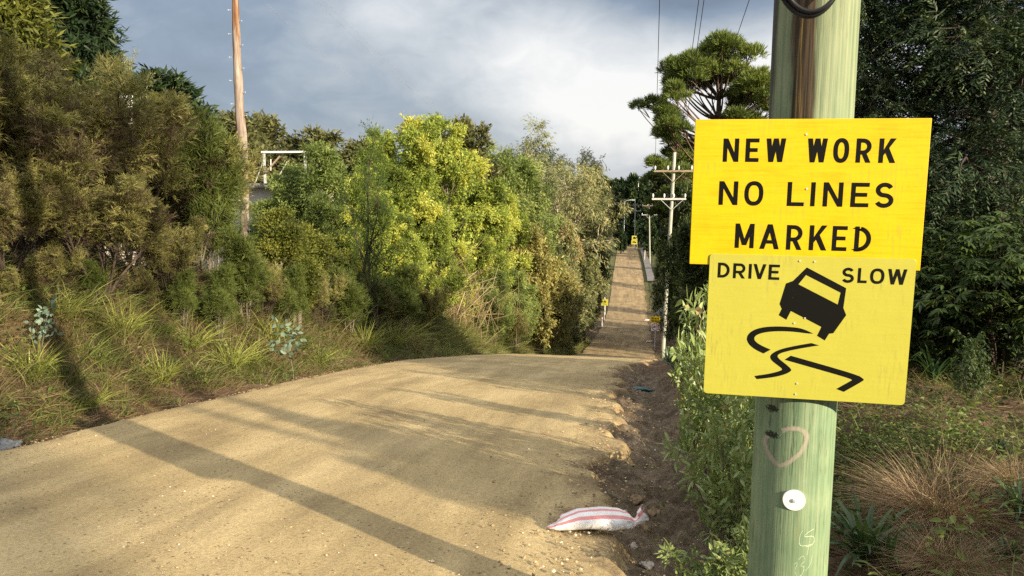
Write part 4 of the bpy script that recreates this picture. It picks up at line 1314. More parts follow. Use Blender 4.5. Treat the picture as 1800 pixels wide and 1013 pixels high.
M['sign_deep'] = mat_sign('deep_yellow_sheeting', (.60, .425, .003), .22)
M['sign_pale'] = mat_sign('pale_yellow_sheeting', (.42, .392, .055), .045)
m, t = material('black_lettering')
c = t.n('ShaderNodeTexCoord').outputs['Object']
chip = t.m('MULTIPLY', t.step(t.noise(t.scale(c, (30, 1, 60)), 4, 4, .7), .62, .70), t.step(t.noise(c, 5, 3), .5, .62))
M['lettering'] = finish(m, t, t.mix(t.m('MULTIPLY', chip, .8), (.005, .005, .004), (.30, .25, .03)), .6, .08)


def rounded(x0, x1, z0, z1, r, n=6):
    out = []
    for cx, cz, a0 in ((x1 - r, z1 - r, 0), (x0 + r, z1 - r, 90), (x0 + r, z0 + r, 180), (x1 - r, z0 + r, 270)):
        out += [(cx + r * math.cos(R(a0 + 90 * i / n)), cz + r * math.sin(R(a0 + 90 * i / n))) for i in range(n + 1)]
    return out


def panel(name, outline, y0, y1, mat, parent, bevel=.0012):
    n = len(outline)
    mb = MB()
    V = [(p[0], y0, p[1]) for p in outline] + [(p[0], y1, p[1]) for p in outline]
    mb.add(V, [tuple(range(n)), tuple(range(2 * n - 1, n - 1, -1))] + [(i, n + i, n + (i + 1) % n, (i + 1) % n) for i in range(n)])
    return mb.build(name, mat, parent, bevel=bevel)


def bolts(spots, y, mat, parent, r=.0042):
    for (u_, v_) in spots:
        mb = MB(); mb.tube([(u_, y - .0022, v_), (u_, y + .004, v_)], r, 10)
        mb.build('bolt', mat, parent)


s1 = thing('warning_sign', 'large deep yellow sign reading NEW WORK NO LINES MARKED', 'road sign', SC, group='warning signs on the near pole')
sign_frame(s1); s1.scale = (SK_,) * 3
panel('panel', [(-.4525, -.300), (.4525, -.300), (.4485, .302), (-.4535, .302)], 0, .012, M['sign_deep'], s1, .0018)
fl = Flat(-.0006)
for ch, x0, x1, y0, y1 in [('N', -.3365, -.2738, .1293, .2245), ('E', -.2470, -.1942, .1293, .2245), ('W', -.1666, -.0901, .1293, .2244), ('W', -.0058, .0696, .1287, .2242), ('O', .0927, .1525, .1270, .2256),
                           ('R', .1788, .2359, .1283, .2240), ('K', .2641, .3262, .1278, .2238), ('N', -.3446, -.2688, -.0480, .0498), ('O', -.2430, -.1675, -.0497, .0514), ('L', -.0736, -.0073, -.0488, .0494),
                           ('I', .0176, .0367, -.0485, .0491), ('N', .0654, .1411, -.0486, .0492), ('E', .1712, .2394, -.0489, .0487), ('S', .2617, .3320, -.0507, .0501), ('M', -.2713, -.1949, -.2265, -.1242),
                           ('A', -.1717, -.0942, -.2280, -.1250), ('R', -.0663, -.0041, -.2286, -.1262), ('K', .0231, .0904, -.2282, -.1256), ('E', .1115, .1685, -.2284, -.1266), ('D', .1972, .2598, -.2288, -.1267)]:
    fl.letter(ch, x0, x1, y0, y1, .0172)
fl.mb.build('lettering', M['lettering'], s1)
bolts([(-.014, .2405), (.0007, .0218)], -.001, M['galv'], s1)

s2 = thing('warning_sign', 'pale yellow DRIVE SLOW sign with a black skidding car, below the larger sign', 'road sign', SC - SN * 0, group='warning signs on the near pole')
sign_frame(s2); s2.scale = (SK_,) * 3
panel('panel', rounded(-.370, .435, -.8585, -.2525, .016), -.0062, -.0032, M['sign_pale'], s2, .0008)
fl = Flat(-.0068)
for ch, x0, x1, y0, y1 in [('D', -.3349, -.2864, -.3535, -.2896), ('R', -.2723, -.2229, -.3542, -.2905), ('I', -.2095, -.1985, -.3538, -.2915), ('V', -.1911, -.1398, -.3542, -.2910), ('E', -.1295, -.0862, -.3552, -.2915),
                           ('S', .1579, .2041, -.3582, -.2950), ('L', .2181, .2536, -.3568, -.2953), ('O', .2652, .3193, -.3586, -.2948), ('W', .3317, .4034, -.3585, -.2953)]:
    fl.letter(ch, x0, x1, y0, y1, .0118)
fl.mb.build('lettering', M['lettering'], s2)
fl = Flat(-.0068)
CAR = [(.0198, -.2992), (.1775, -.3799), (.172, -.4622), (.1851, -.4919), (.1398, -.5699), (.1235, -.5728), (.1089, -.6021), (.0772, -.5837), (.0921, -.5458), (-.0322, -.4837), (-.0481, -.5216), (-.0794, -.5036), (-.0689, -.4759), (-.0788, -.4563), (-.0583, -.3688), (-.031, -.3572)]
WIN = [(.0185, -.3308), (.1574, -.3995), (.1496, -.449), (-.0089, -.3705)]
SK = [[(.0621, -.5758), (.0278, -.5596), (-.0061, -.5519), (-.0869, -.5507), (-.1475, -.5586), (-.1876, -.5772), (-.2053, -.605), (-.1949, -.6337), (-.1627, -.6575), (-.1312, -.6704), (-.1036, -.6522), (-.1434, -.6361), (-.1667, -.6213), (-.1737, -.6071), (-.1662, -.5936), (-.1395, -.5807), (-.0857, -.5716), (-.0184, -.5704), (.0355, -.5757)],
      [(.0566, -.6156), (-.0014, -.6294), (-.0545, -.6445), (-.0875, -.6608), (-.1055, -.6785), (-.099, -.6979), (-.0706, -.7182), (-.0493, -.7337), (-.0591, -.7416), (-.1026, -.7567), (-.1636, -.7699), (-.1526, -.7833), (-.088, -.7719), (-.0412, -.7566), (-.0164, -.7405), (-.0156, -.7317), (-.037, -.7126), (-.0653, -.6923), (-.0763, -.6784), (-.0667, -.6669), (-.0336, -.6543), (.0259, -.6381), (.0884, -.624)],
      [(-.021, -.6739), (.2445, -.7395), (.2719, -.7572), (.2711, -.7637), (.1971, -.8161), (.1672, -.8056), (.2265, -.7643), (.2195, -.7575), (-.0449, -.6926)]]


def smooth_poly(p, sharp, n=2):
    for _ in range(n):
        out = []; sh2 = []
        for i in range(len(p)):
            a, b = np.array(p[i]), np.array(p[(i + 1) % len(p)])
            pa = np.array(p[i - 1])
            if sharp[i]: out.append(tuple(a)); sh2.append(True)
            else:
                out.append(tuple(a * .75 + pa * .25)); out.append(tuple(a * .75 + b * .25)); sh2 += [False, False]
        p, sharp = out, sh2
    return p


fl.poly(CAR, [WIN])
fl.poly(smooth_poly(SK[0], [i in (0, 9, 10) for i in range(19)]))
fl.poly(smooth_poly(SK[1], [i in (0, 10, 11, 22) for i in range(23)]))
fl.poly(smooth_poly(SK[2], [i in (0, 4, 5, 8, 6) for i in range(9)]))
fl.mb.build('skidding_car_symbol', M['lettering'], s2)
bolts([(-.0095, -.2735), (.0486, -.2745), (-.0158, -.5344), (.0249, -.5111), (.0103, -.7923), (.007, -.8379)], -.0075, M['galv'], s2, .0036)

# ------------------------------------------------------------------ the near pole
PX, PY, PR = .745 * SK_, 3.402 * SK_, .1725 * SK_
FC = math.atan2(-PX, PY)          # bearing of the viewer seen from the pole


def on_pole(px, py, off=.001):
    d = ray(px, py); o_ = np.array([EYE[0] - PX, EYE[1] - PY])
    a = d[0] ** 2 + d[1] ** 2; b = 2 * (o_[0] * d[0] + o_[1] * d[1]); r = PR + off
    s = (-b - math.sqrt(max(0, b * b - 4 * a * (o_ @ o_ - r * r)))) / (2 * a)
    p = EYE + d * s
    return np.array([p[0] - PX, p[1] - PY, p[2]])


m, t = material('treated_pine_pole')
c = t.n('ShaderNodeTexCoord').outputs['Object']
sp = t.n('ShaderNodeSeparateXYZ'); t.link(c, sp.inputs[0])
c = t.scale(c, (1 / SK_,) * 3)
ph = t.m('ARCTAN2', sp.outputs[0], t.m('MULTIPLY', sp.outputs[1], -1.0))
fx = t.m('ADD', t.m('MULTIPLY', t.m('SINE', t.m('SUBTRACT', ph, FC)), .5), .5)
gr_ = t.noise(t.scale(c, (34, 34, .9)), 1.6, 6, .65, .15)
gr2_ = t.noise(t.scale(c, (110, 110, 2.2)), 1.5, 3, .6)
pt_ = t.noise(t.scale(c, (4, 4, 2.2)), 1.6, 5, .6, .4)
wood = t.ramp(t.m('ADD', t.m('MULTIPLY', gr_, .5), t.m('MULTIPLY', pt_, .5)), [(.34, (.10, .16, .092)), (.46, (.155, .23, .13)), (.56, (.215, .285, .165)), (.68, (.275, .325, .195))])
ck = t.m('ABSOLUTE', t.m('SUBTRACT', t.noise(t.scale(c, (22, 22, .45)), 1.6, 5, .6, .2), .5))
ck2 = t.step(t.noise(c, 4.0, 3, .6), .46, .60)
ckm = t.m('MULTIPLY', t.m('SUBTRACT', 1.0, t.step(ck, .004, .016)), ck2)
wood = t.mix(t.m('MULTIPLY', ckm, .75), wood, (.05, .05, .03))
wood = t.mix(.5, wood, t.ramp(gr2_, [(.3, (.80, .80, .80)), (.6, (1.04, 1.04, 1.04))]), 'MULTIPLY')
up_ = t.step(sp.outputs[2], 1.4, 2.0)
wood = t.mix(t.m('MULTIPLY', up_, .6), wood, t.ramp(gr_, [(.35, (.145, .175, .105)), (.65, (.30, .31, .185))]))
wv = t.m('ADD', fx, t.m('MULTIPLY', t.m('SUBTRACT', t.noise(t.scale(c, (14, 14, 1.1)), 1.5, 4, .65), .5), .22))
stain = t.m('MULTIPLY', t.m('MULTIPLY', t.step(wv, .23, .29), t.m('SUBTRACT', 1.0, t.step(wv, .50, .58))), t.step(sp.outputs[2], 1.3, 1.7))
stain = t.m('MULTIPLY', stain, t.m('LESS_THAN', t.m('ABSOLUTE', t.m('SUBTRACT', ph, FC)), 1.57))
wood = t.mix(t.m('MULTIPLY', stain, .93), wood, t.ramp(gr_, [(.40, (.012, .008, .006)), (.58, (.085, .048, .028))]))
sap_ = t.m('MULTIPLY', t.m('MULTIPLY', t.step(wv, .31, .35), t.m('SUBTRACT', 1.0, t.step(wv, .35, .40))), stain)
wood = t.mix(t.m('MULTIPLY', sap_, t.step(gr2_, .42, .62)), wood, (.26, .17, .05))
lf = t.m('MULTIPLY', t.m('SUBTRACT', 1.0, t.step(wv, .03, .10)), t.step(sp.outputs[2], 1.4, 2.0))
wood = t.mix(t.m('MULTIPLY', lf, .85), wood, (.028, .022, .018))


def blotch(px, py, sw, sh, thr):
    q = on_pole(px, py)
    dx = t.m('DIVIDE', t.m('SUBTRACT', ph, math.atan2(q[0], -q[1])), sw)
    dz = t.m('DIVIDE', t.m('SUBTRACT', sp.outputs[2], q[2]), sh)
    r2 = t.m('ADD', t.m('MULTIPLY', dx, dx), t.m('MULTIPLY', dz, dz))
    e = t.m('EXPONENT', t.m('MULTIPLY', r2, -1.0))
    return t.step(t.m('ADD', e, t.m('MULTIPLY', t.m('SUBTRACT', t.noise(t.scale(c, (60, 60, 50)), 2, 5, .75), .5), 2.2)), thr, thr + .25)


for b_ in (blotch(1357, 718, .24, .017, .50), blotch(1356, 764, .27, .015, .48)):
    wood = t.mix(t.m('MULTIPLY', b_, .92), wood, (.012, .011, .010))
wood = t.mix(t.m('MULTIPLY', blotch(1353, 740, .09, .05, .75), .6), wood, (.05, .045, .035))
rust = blotch(1400, 935, .10, .09, .75)
wood = t.mix(t.m('MULTIPLY', rust, .35), wood, (.26, .20, .07))
M['near_pole'] = finish(m, t, wood, .72, .25, t.m('ADD', gr_, t.m('MULTIPLY', gr2_, .5)), .35, .006)

gp = gz(PX, PY)
np_ = thing('power_pole', 'thick green treated timber pole carrying the two yellow signs', 'power pole', (PX, PY, 0))
mb = MB()
zz = np.concatenate([[gp - .3], np.linspace(-.4, 3, 40), np.linspace(3.3, 11.2, 20)])
mb.tube([(0, 0, z_) for z_ in zz], [PR * (1 - .014 * (z_ - 1)) for z_ in zz], 64)
mb.build('shaft', M['near_pole'], np_, smooth=True)
for z_, xa, xb in ((9.4, -1.0, 2.1), (8.1, -.9, 1.2)):
    mb = MB(); mb.box(((xa + xb) / 2, -.25, z_), (xb - xa, .1, .12)); mb.bar((-.5, -.22, z_ - .05), (0, -.17, z_ - .6), .05, .02); mb.bar((.5, -.22, z_ - .05), (0, -.17, z_ - .6), .05, .02)
    mb.build('crossarm', M['arm_wood'], np_)
# painted heart, scratched figures, white washer
m, t = material('faded_spray_paint')
at_ = t.n('ShaderNodeAttribute', attribute_name='strip')
s3 = t.n('ShaderNodeSeparateXYZ'); t.link(at_.outputs['Vector'], s3.inputs[0])
c = t.n('ShaderNodeTexCoord').outputs['Object']
edge = t.m('SUBTRACT', 1.0, t.m('ABSOLUTE', s3.outputs[1]))
al = t.m('MULTIPLY', t.step(t.m('ADD', edge, t.m('MULTIPLY', t.m('SUBTRACT', t.noise(c, 60, 4, .7), .5), 1.0)), .05, .75), t.m('ADD', .12, t.m('MULTIPLY', t.noise(t.scale(c, (90, 90, 12)), 2, 5, .7), 1.0)))
p = t.n('ShaderNodeBsdfDiffuse'); p.inputs[0].default_value = (.47, .42, .33, 1)
tr = t.n('ShaderNodeBsdfTransparent'); mx = t.n('ShaderNodeMixShader')
t.put(mx.inputs[0], al); t.link(tr.outputs[0], mx.inputs[1]); t.link(p.outputs[0], mx.inputs[2])
o_ = t.n('ShaderNodeOutputMaterial'); t.link(mx.outputs[0], o_.inputs[0])
M['spray'] = m
hp = [(760, 262), (746, 288), (752, 330), (772, 372), (800, 408), (830, 420), (875, 402), (925, 362), (955, 318), (967, 275), (950, 240), (915, 225), (870, 226), (835, 238)]


def dense(p, n=5):
    p = np.array(p, float); out = []
    for i in range(len(p) - 1):
        a, b, c_, d = p[max(0, i - 1)], p[i], p[i + 1], p[min(len(p) - 1, i + 2)]
        for s in np.arange(n) / n:
            out.append(.5 * ((2 * b) + (c_ - a) * s + (2 * a - 5 * b + 4 * c_ - d) * s * s + (3 * b - a - 3 * c_ + d) * s ** 3))
    return np.array(out + [p[-1]])


hq = dense(hp); tg = unit(np.gradient(hq, axis=0)); nr = np.stack([-tg[:, 1], tg[:, 0]], 1)
V, uvs = [], []
for k_, wgt in ((-1, -20), (0, 0), (1, 20)):
    for i, q in enumerate(hq + nr * wgt):
        V.append(on_pole(q[0] / 3.0425 + 1100, q[1] / 3.0425 + 680, .0012)); uvs.append((i / len(hq), k_))
nh = len(hq)
F = [(r_ * nh + i, r_ * nh + i + 1, (r_ + 1) * nh + i + 1, (r_ + 1) * nh + i) for r_ in (0, 1) for i in range(nh - 1)]
obj('painted_heart', mesh_np('painted_heart', V, np.array(F), uv=uvs), M['spray'], np_)
M['scratch'] = mat_plain('pale_scratch', (.50, .56, .38), .8, .2, 60)
mb = MB()
for st in ([(1006, 760), (968, 784), (957, 802), (998, 800), (1008, 822), (990, 848), (962, 856)], [(945, 770), (930, 800), (934, 850), (1000, 842)], [(985, 805), (968, 900)],
           [(922, 925), (948, 905), (956, 932), (932, 955), (952, 965), (944, 1000), (930, 1012)], [(898, 950), (918, 942), (903, 985), (912, 1010), (890, 1040)], [(995, 905), (985, 950), (960, 985)]):
    mb.tube([on_pole(q[0] / 3.0425 + 1100, q[1] / 3.0425 + 680, .0003) for q in dense(st, 4)], .0010, 5)
mb.build('scratched_figures', M['scratch'], np_)
q = on_pole(1395.5, 879, 0); nrm = unit(np.array([q[0], q[1], 0]))
mb = MB(); mb.tube([q - nrm * .003, q + nrm * .004, q + nrm * .0045], [.0332, .0332, .0315], 40)
dsk = mb.build('white_washer', M['white'], np_, smooth=False)
mb = MB(); mb.tube([q + nrm * .0045, q + nrm * .009, q + nrm * .010], [.0065, .0065, .004], 6)
mb.build('bolt', M['galv'], dsk)
lp = []
for a_ in np.linspace(0, 2 * math.pi, 48, endpoint=False):
    lp.append(at(1421 + 66 * math.cos(a_), -92 + 121 * math.sin(a_) , (3.175 + .02 * math.cos(a_ * 3)) * SK_))
for k_, dz in ((0, 0), (1, .014)):
    lq = np.array(lp + [lp[0]]) + np.array([.006 * k_, -.009 * k_, dz * .7])
    mb = MB(); mb.tube(lq, .0068, 10, False)
    tag(mb.build('cable_loop', M['cable'], None, True), ['black cable loop hanging on the near pole at the top border', 'second strand of the black cable loop at the top border, just above the other'][k_], 'cable', 'black cable loops on the near pole')


# ------------------------------------------------------------------ power poles down the road
def power_pole(label, base, top, arms, Y, r, mat, lean=0.0, ins=True):
    b = at(base[0], base[1], Y); tp = at(top[0], top[1], Y)
    zg = gz(b[0], Y) - .4
    o = thing('power_pole', label, 'power pole', (b[0], Y, zg), group='power poles down the road')
    mb = MB(); L = tp - np.array([b[0], Y, zg])
    mb.tube([L * s for s in np.linspace(0, 1, 12)], np.linspace(r * 1.15, r * .8, 12), 12)
    mb.build('shaft', mat, o, True)
    for (xa, xb, y, wood_) in arms:
        A, B = at(xa, y, Y - r - .06) - [b[0], Y, zg], at(xb, y, Y - r - .06) - [b[0], Y, zg]
        B[2] = A[2] + (B[2] - A[2]) * .6
        mid = L * (A[2] / L[2])
        mb = MB(); mb.bar(A, B, .10, .12)
        for sgn in (-1, 1):
            e = mid + np.array([sgn * .75, -r - .06, -.05]); mb.bar(e, mid + np.array([0, -r, -.75]), .06, .03)
        ar = mb.build('crossarm', M['arm_wood'] if wood_ else M['arm_white'], o)
        for f_ in (.03, .36, .64, .97):
            q_ = A + (B - A) * f_
            mb = MB(); mb.tube([q_ + [0, 0, .08], q_ + [0, 0, .14], q_ + [0, 0, .2], q_ + [0, 0, .32], q_ + [0, 0, .36]], [.02, .05, .065, .055, .02], 8)
            mb.build('insulator', M['porcelain'], ar)
    return o


power_pole('pale pole with a brown and a white crossarm left of the big sign', (1165, 600), (1186, 268), [(1149.5, 1218, 301, 1), (1146, 1206, 350, 0)], 52, .135, M['pole_grey'])
power_pole('smaller pole with two crossarms left of the double crossarm pole', (1142.5, 468), (1141, 350), [(1129, 1156, 362, 1), (1128, 1155, 378, 0)], 150, .13, M['pole_grey'])
power_pole('farthest pole with crossarms, behind the yellow signs at the end of the road', (1116, 437), (1116.5, 349), [(1106, 1127, 361, 1), (1098, 1127, 371, 0)], 196, .13, M['pole_grey'])
for (px, Y, top, sd, lab) in ((1098.5, 190, 352, 1, 'thin grey lamp post at the end of the road beside the gum'), (1122, 214, 318, -1, 'tall thin lamp post against the far trees'), (1137, 224, 336, -1, 'thin lamp post behind the smaller crossarm pole')):
    b = at(px, 333, Y); zg = gz(b[0], Y) - .2; H = at(px, top, Y)[2] - zg
    o = thing('street_lamp', lab, 'street lamp', (b[0], Y, zg), group='lamp posts at the end of the road')
    mb = MB(); mb.tube([(0, 0, 0), (0, 0, H * .5), (0, 0, H - .6), (sd * .3, 0, H - .15), (sd * 1.0, 0, H), (sd * 1.8, 0, H + .05)], [.12, .10, .08, .07, .06, .05], 8)
    mb.build('post', M['galv'], o, True)
    mb = MB(); mb.box((sd * 2.1, 0, H + .03), (.8, .28, .14)); mb.build('lamp_head', M['white'], o, bevel=.03)

# wires
far_p = [at(1151.6, 293, 51.6), at(1188, 296, 51.6), at(1194, 297, 51.6), at(1214.7, 294, 51.6)]
for i, (Fp, x0) in enumerate(zip(far_p, (1159.5, 1227, 1236, 1313))):
    r_ = ray(x0, 0); kx = r_[0] / r_[1]; kz = r_[2] / r_[1]
    NY, NZ = PY - .25, 9.55
    tt = (kz * Fp[1] + 1.65 - Fp[2]) / ((NZ - Fp[2]) - kz * (NY - Fp[1]))
    Yc = Fp[1] + tt * (NY - Fp[1])
    Nx = Fp[0] + (kx * Yc - Fp[0]) / tt
    s_ = np.linspace(0, 1, 40)[:, None]
    P = np.array([Nx, NY, NZ]) * (1 - s_) + Fp * s_
    P[:, 2] -= .22 * 4 * (s_ * (1 - s_))[:, 0]
    mb = MB(); mb.tube(P, .0105, 6)
    tag(mb.build('power_line', M['cable'], None, True), ['leftmost black wire rising from the double crossarm pole to the top border', 'left one of the close pair of wires over the umbrella shaped pine', 'right one of the close pair of wires over the umbrella shaped pine',
        'rightmost black wire, slanting over the crown of the umbrella shaped pine'][i], 'power line', 'wires to the near pole')
P1a = [at(1151.6, 293, 52), at(1214.7, 294, 52)]; P2a = [at(1130, 358, 150), at(1155.5, 358, 150)]; P3a = [at(1106.5, 357, 196), at(1126.5, 357, 196)]
for i in range(2):
    for k_, (A, B) in enumerate(((P1a[i], P2a[i]), (P2a[i], P3a[i]))):
        s_ = np.linspace(0, 1, 20)[:, None]; P = A * (1 - s_) + B * s_; P[:, 2] -= 1.0 * 4 * (s_ * (1 - s_))[:, 0]
        mb = MB(); mb.tube(P, .012, 5)
        tag(mb.build('power_line', M['cable'], None, True), ('left', 'right')[i] + ' wire from the ' + ('double crossarm pole to the smaller pole', 'smaller crossarm pole to the farthest pole')[k_], 'power line', 'wires between the far poles')
for i, (a_, b_) in enumerate((((548, -6), (812, 232)), ((562, -6), (816, 226)), ((455, -6), (640, 150)))):
    A, B = at(*a_, 42), at(*b_, 120 if i < 2 else 80)
    s_ = np.linspace(-.25, 1, 30)[:, None]; P = A * (1 - s_) + B * s_; P[:, 2] -= .35 * 4 * (s_ * (1 - s_))[:, 0]
    mb = MB(); mb.tube(P, .009, 5)
    tag(mb.build('power_line', M['galv'], None, True), ('faint grey wire across the sky above the golden trees, lower of the pair', 'faint grey wire across the sky above the golden trees, upper of the pair', 'faint grey wire in the sky just right of the bare trunk')[i], 'power line', 'faint wires in the left sky')

# ------------------------------------------------------------------ bare trunk, gantry, post, pale building
m, t = material('stripped_trunk')
c = t.n('ShaderNodeTexCoord').outputs['Object']
sp = t.n('ShaderNodeSeparateXYZ'); t.link(c, sp.inputs[0])
n1 = t.noise(t.scale(c, (9, 9, .8)), 1.5, 6, .65, .3); n2 = t.noise(t.scale(c, (3, 3, .35)), 2, 4, .6)
w0 = t.ramp(n1, [(.32, (.14, .10, .08)), (.5, (.26, .205, .165)), (.66, (.37, .31, .26))])
st = t.m('MULTIPLY', t.step(n2, .50, .60), t.step(sp.outputs[2], 3.2, 5.0))
w0 = t.mix(st, w0, t.ramp(n1, [(.35, (.10, .05, .028)), (.65, (.30, .155, .075))]))
lft = t.m('SUBTRACT', 1.0, t.step(t.m('ADD', sp.outputs[0], t.m('MULTIPLY', t.m('SUBTRACT', n2, .5), .3)), -.16, -.06))
w0 = t.mix(t.m('MULTIPLY', t.m('MULTIPLY', lft, t.step(sp.outputs[2], 5.0, 7.0)), .8), w0, (.17, .13, .06))
M['stripped'] = finish(m, t, w0, .8, .2, n1, .8, .02)
TY = 20.0
tp_ = [(413, -90, 11), (413.5, 0, 12), (415.5, 60, 13.5), (417, 110, 15), (419.5, 150, 16), (420.5, 190, 16), (425, 235, 17.5), (427.5, 270, 18), (427.5, 300, 17), (431, 345, 15), (429, 400, 15), (427, 490, 16)]
tp_ = tp_[::-1]
P = np.array([at(a, b, TY) for a, b, _ in tp_]); b0 = P[0].copy(); b0[2] = gz(P[0][0], TY) - .2
P = np.concatenate([[b0], P]) - b0
rad = np.array([tp_[0][2] + 2] + [q[2] for q in tp_]) / 2 / 1300 * TY * 1.0
ss = np.linspace(0, len(P) - 1, 60)
Pd = np.stack([np.interp(ss, np.arange(len(P)), P[:, k]) for k in range(3)], -1); rd_ = np.interp(ss, np.arange(len(P)), rad)
for _ in range(3):
    Pd[1:-1] = (Pd[:-2] + 2 * Pd[1:-1] + Pd[2:]) / 4
rd_ = rd_ * (1 + .09 * np.sin(ss * 3.3) * np.random.default_rng(3).random(60))
o = thing('bare_trunk', 'tall bare stripped trunk with small climbing pegs on the left', 'dead tree', b0)
mb = MB(); mb.tube(Pd, rd_, 16); mb.build('trunk', M['stripped'], o, True)
for i, y in enumerate((18, 38, 60, 80, 101, 121, 142, 163, 183, 204)):
    zt = at(415, y, TY)[2] - b0[2]; cp = np.array([np.interp(zt, Pd[:, 2], Pd[:, k]) for k in range(3)]); rr_ = np.interp(zt, Pd[:, 2], rd_)
    sg = 1 if i % 2 else -1
    mb = MB(); e = cp + [sg * (rr_ + .10), -.05, 0]; mb.tube([cp, e], .007, 6); mb.box(e, (.012, .03, .03)); mb.build('climbing_peg', M['galv'], o)

GYY = 30.0
o = thing('steel_gantry', 'white steel gantry frame with diagonal strut above the leafy trees', 'gantry', (at(464, 333, GYY)[0], GYY, gz(at(464, 333, GYY)[0], GYY) - .1))
bz = np.array(o.location)
for px in (464, 536):
    q = at(px, 270, GYY) - bz
    mb = MB(); mb.box((q[0], 0, q[2] / 2), (.08, .08, q[2])); mb.build('post', M['galv'], o)
mb = MB(); a_, b_ = at(460, 270, GYY) - bz, at(540, 271, GYY) - bz; b_[2] = a_[2]; mb.bar(a_ + [0, 0, .055], b_ + [0, 0, .055], .09, .075); mb.build('beam', M['white'], o)
mb = MB(); mb.bar(at(492, 275, GYY) - bz, at(467, 303, GYY) - bz, .06, .06); mb.build('strut', M['arm_wood'], o)
for a_, b_ in (((462, 286), (446, 328)), ((505, 284), (490, 310)), ((476, 280), (476, 300))):
    mb = MB(); mb.tube([at(*a_, GYY) - bz, at(*b_, GYY) - bz], .022, 6); mb.build('stay', M['galv'], o)
q = at(238, 333, 27); zg = gz(q[0], 27)
o = thing('steel_post', 'white steel post with a short top bracket among the tea trees', 'post', (q[0], 27, zg))
H = at(238, 168, 27)[2] - zg
mb = MB(); mb.box((0, 0, H / 2 - .2), (.11, .11, H - .4)); mb.build('shaft', M['white'], o)
mb = MB(); mb.box((-.14, 0, H - .04), (.5, .14, .08)); mb.box((-.02, -.02, H - .28), (.2, .16, .36)); mb.build('bracket', M['white'], o)

M['render'] = mat_plain('pale_render', (.62, .56, .49), .85, .12, 1.5)
M['roofing'] = mat_plain('grey_roofing', (.20, .19, .18), .7, .2, 2)
M['glass'] = mat_plain('dark_window_glass', (.03, .035, .04), .15, .2, 1, .6)
hx = at(345, 333, 27)[0]; zg = gz(hx, 27) - .3
o = thing('pale_building', 'pale rendered low building glimpsed through the shrubs on the left', 'building', (hx, 29, zg))
Ht = at(345, 330, 27)[2] - zg
mb = MB(); mb.box((0, 0, Ht / 2), (7.6, 5, Ht)); mb.build('wall', M['render'], o)
mb = MB(); mb.box((0, 0, Ht + .08), (8.2, 5.6, .16)); mb.build('roof', M['roofing'], o)
for xx in (-2.4, 0, 2.4):
    mb = MB(); mb.box((xx, -2.51, Ht * .55), (1.3, .08, 1.0)); fr = mb.build('window', M['white'], o)
    mb = MB(); mb.box((xx, -2.56, Ht * .55), (1.14, .04, .84)); mb.build('pane', M['glass'], fr)

# ------------------------------------------------------------------ road furniture down the hill
def small_sign(name, label, px, ptop, pbot, wpx, Y, base_y, look, group=None, postmat=None):
    c_ = at(px, (ptop + pbot) / 2, Y); zg = gz(c_[0], Y) - .1
    k_ = Y / 1300
    wd, ht = wpx * k_, (pbot - ptop) * k_
    o = thing(name, label, 'road sign', (c_[0], Y, zg), group=group)
    zc = c_[2] - zg
    mb = MB(); mb.tube([(0, .05, 0), (0, .05, zc + ht / 2 + .05)], .035, 8); mb.build('post', postmat or M['galv'], o)
    look(o, wd, ht, zc)
    return o


def yellow_look(o, wd, ht, zc):
    panel('panel', [(-wd / 2, zc - ht / 2), (wd / 2, zc - ht / 2), (wd / 2, zc + ht / 2), (-wd / 2, zc + ht / 2)], 0, .01, M['sign_pale'], o)
    f_ = Flat(-.004)
    s_ = wd / .80
    f_.poly([((p[0] - .03) * s_, zc + (p[1] + .53) * s_ * ht / wd * 1.25) for p in CAR], [[((p[0] - .03) * s_, zc + (p[1] + .53) * s_ * ht / wd * 1.25) for p in WIN]])
    for q_ in SK: f_.poly([((p[0] - .03) * s_, zc + (p[1] + .53) * s_ * ht / wd * 1.25) for p in q_])
    f_.mb.build('symbol', M['lettering'], o)


GRS = 'road signs down the hill'
small_sign('warning_sign', 'small yellow warning sign on the left edge of the far road', 1063, 526, 537.5, 12, 88, 575, yellow_look, GRS)


def two_yellow(o, wd, ht, zc):
    for dz, sx in ((ht * .25, .85), (-ht * .25, 1.0)):
        h2 = ht * .47
        panel('panel', [(-wd / 2 * sx, zc + dz - h2 / 2), (wd / 2 * sx, zc + dz - h2 / 2), (wd / 2 * sx, zc + dz + h2 / 2), (-wd / 2 * sx, zc + dz + h2 / 2)], 0, .01, M['sign_pale'], o)
        f_ = Flat(-.006)
        if dz > 0:
            f_.poly([(p[0] * wd, zc + dz + p[1] * h2) for p in ((-.2, -.25), (.25, -.3), (.2, .1), (.0, .3), (-.25, .05))])
        else:
            f_.stroke([(-.3 * wd, zc + dz), (.0, zc + dz + .1 * h2), (.3 * wd, zc + dz - .1 * h2)], h2 * .3)
        f_.mb.build('symbol', M['lettering'], o)


small_sign('warning_sign', 'pair of tiny yellow signs on one post at the end of the road', 1115, 414.5, 430, 10, 188, 440, two_yellow, GRS)
M['red'] = mat_plain('sign_red', (.42, .05, .04), .5, .1, 5)


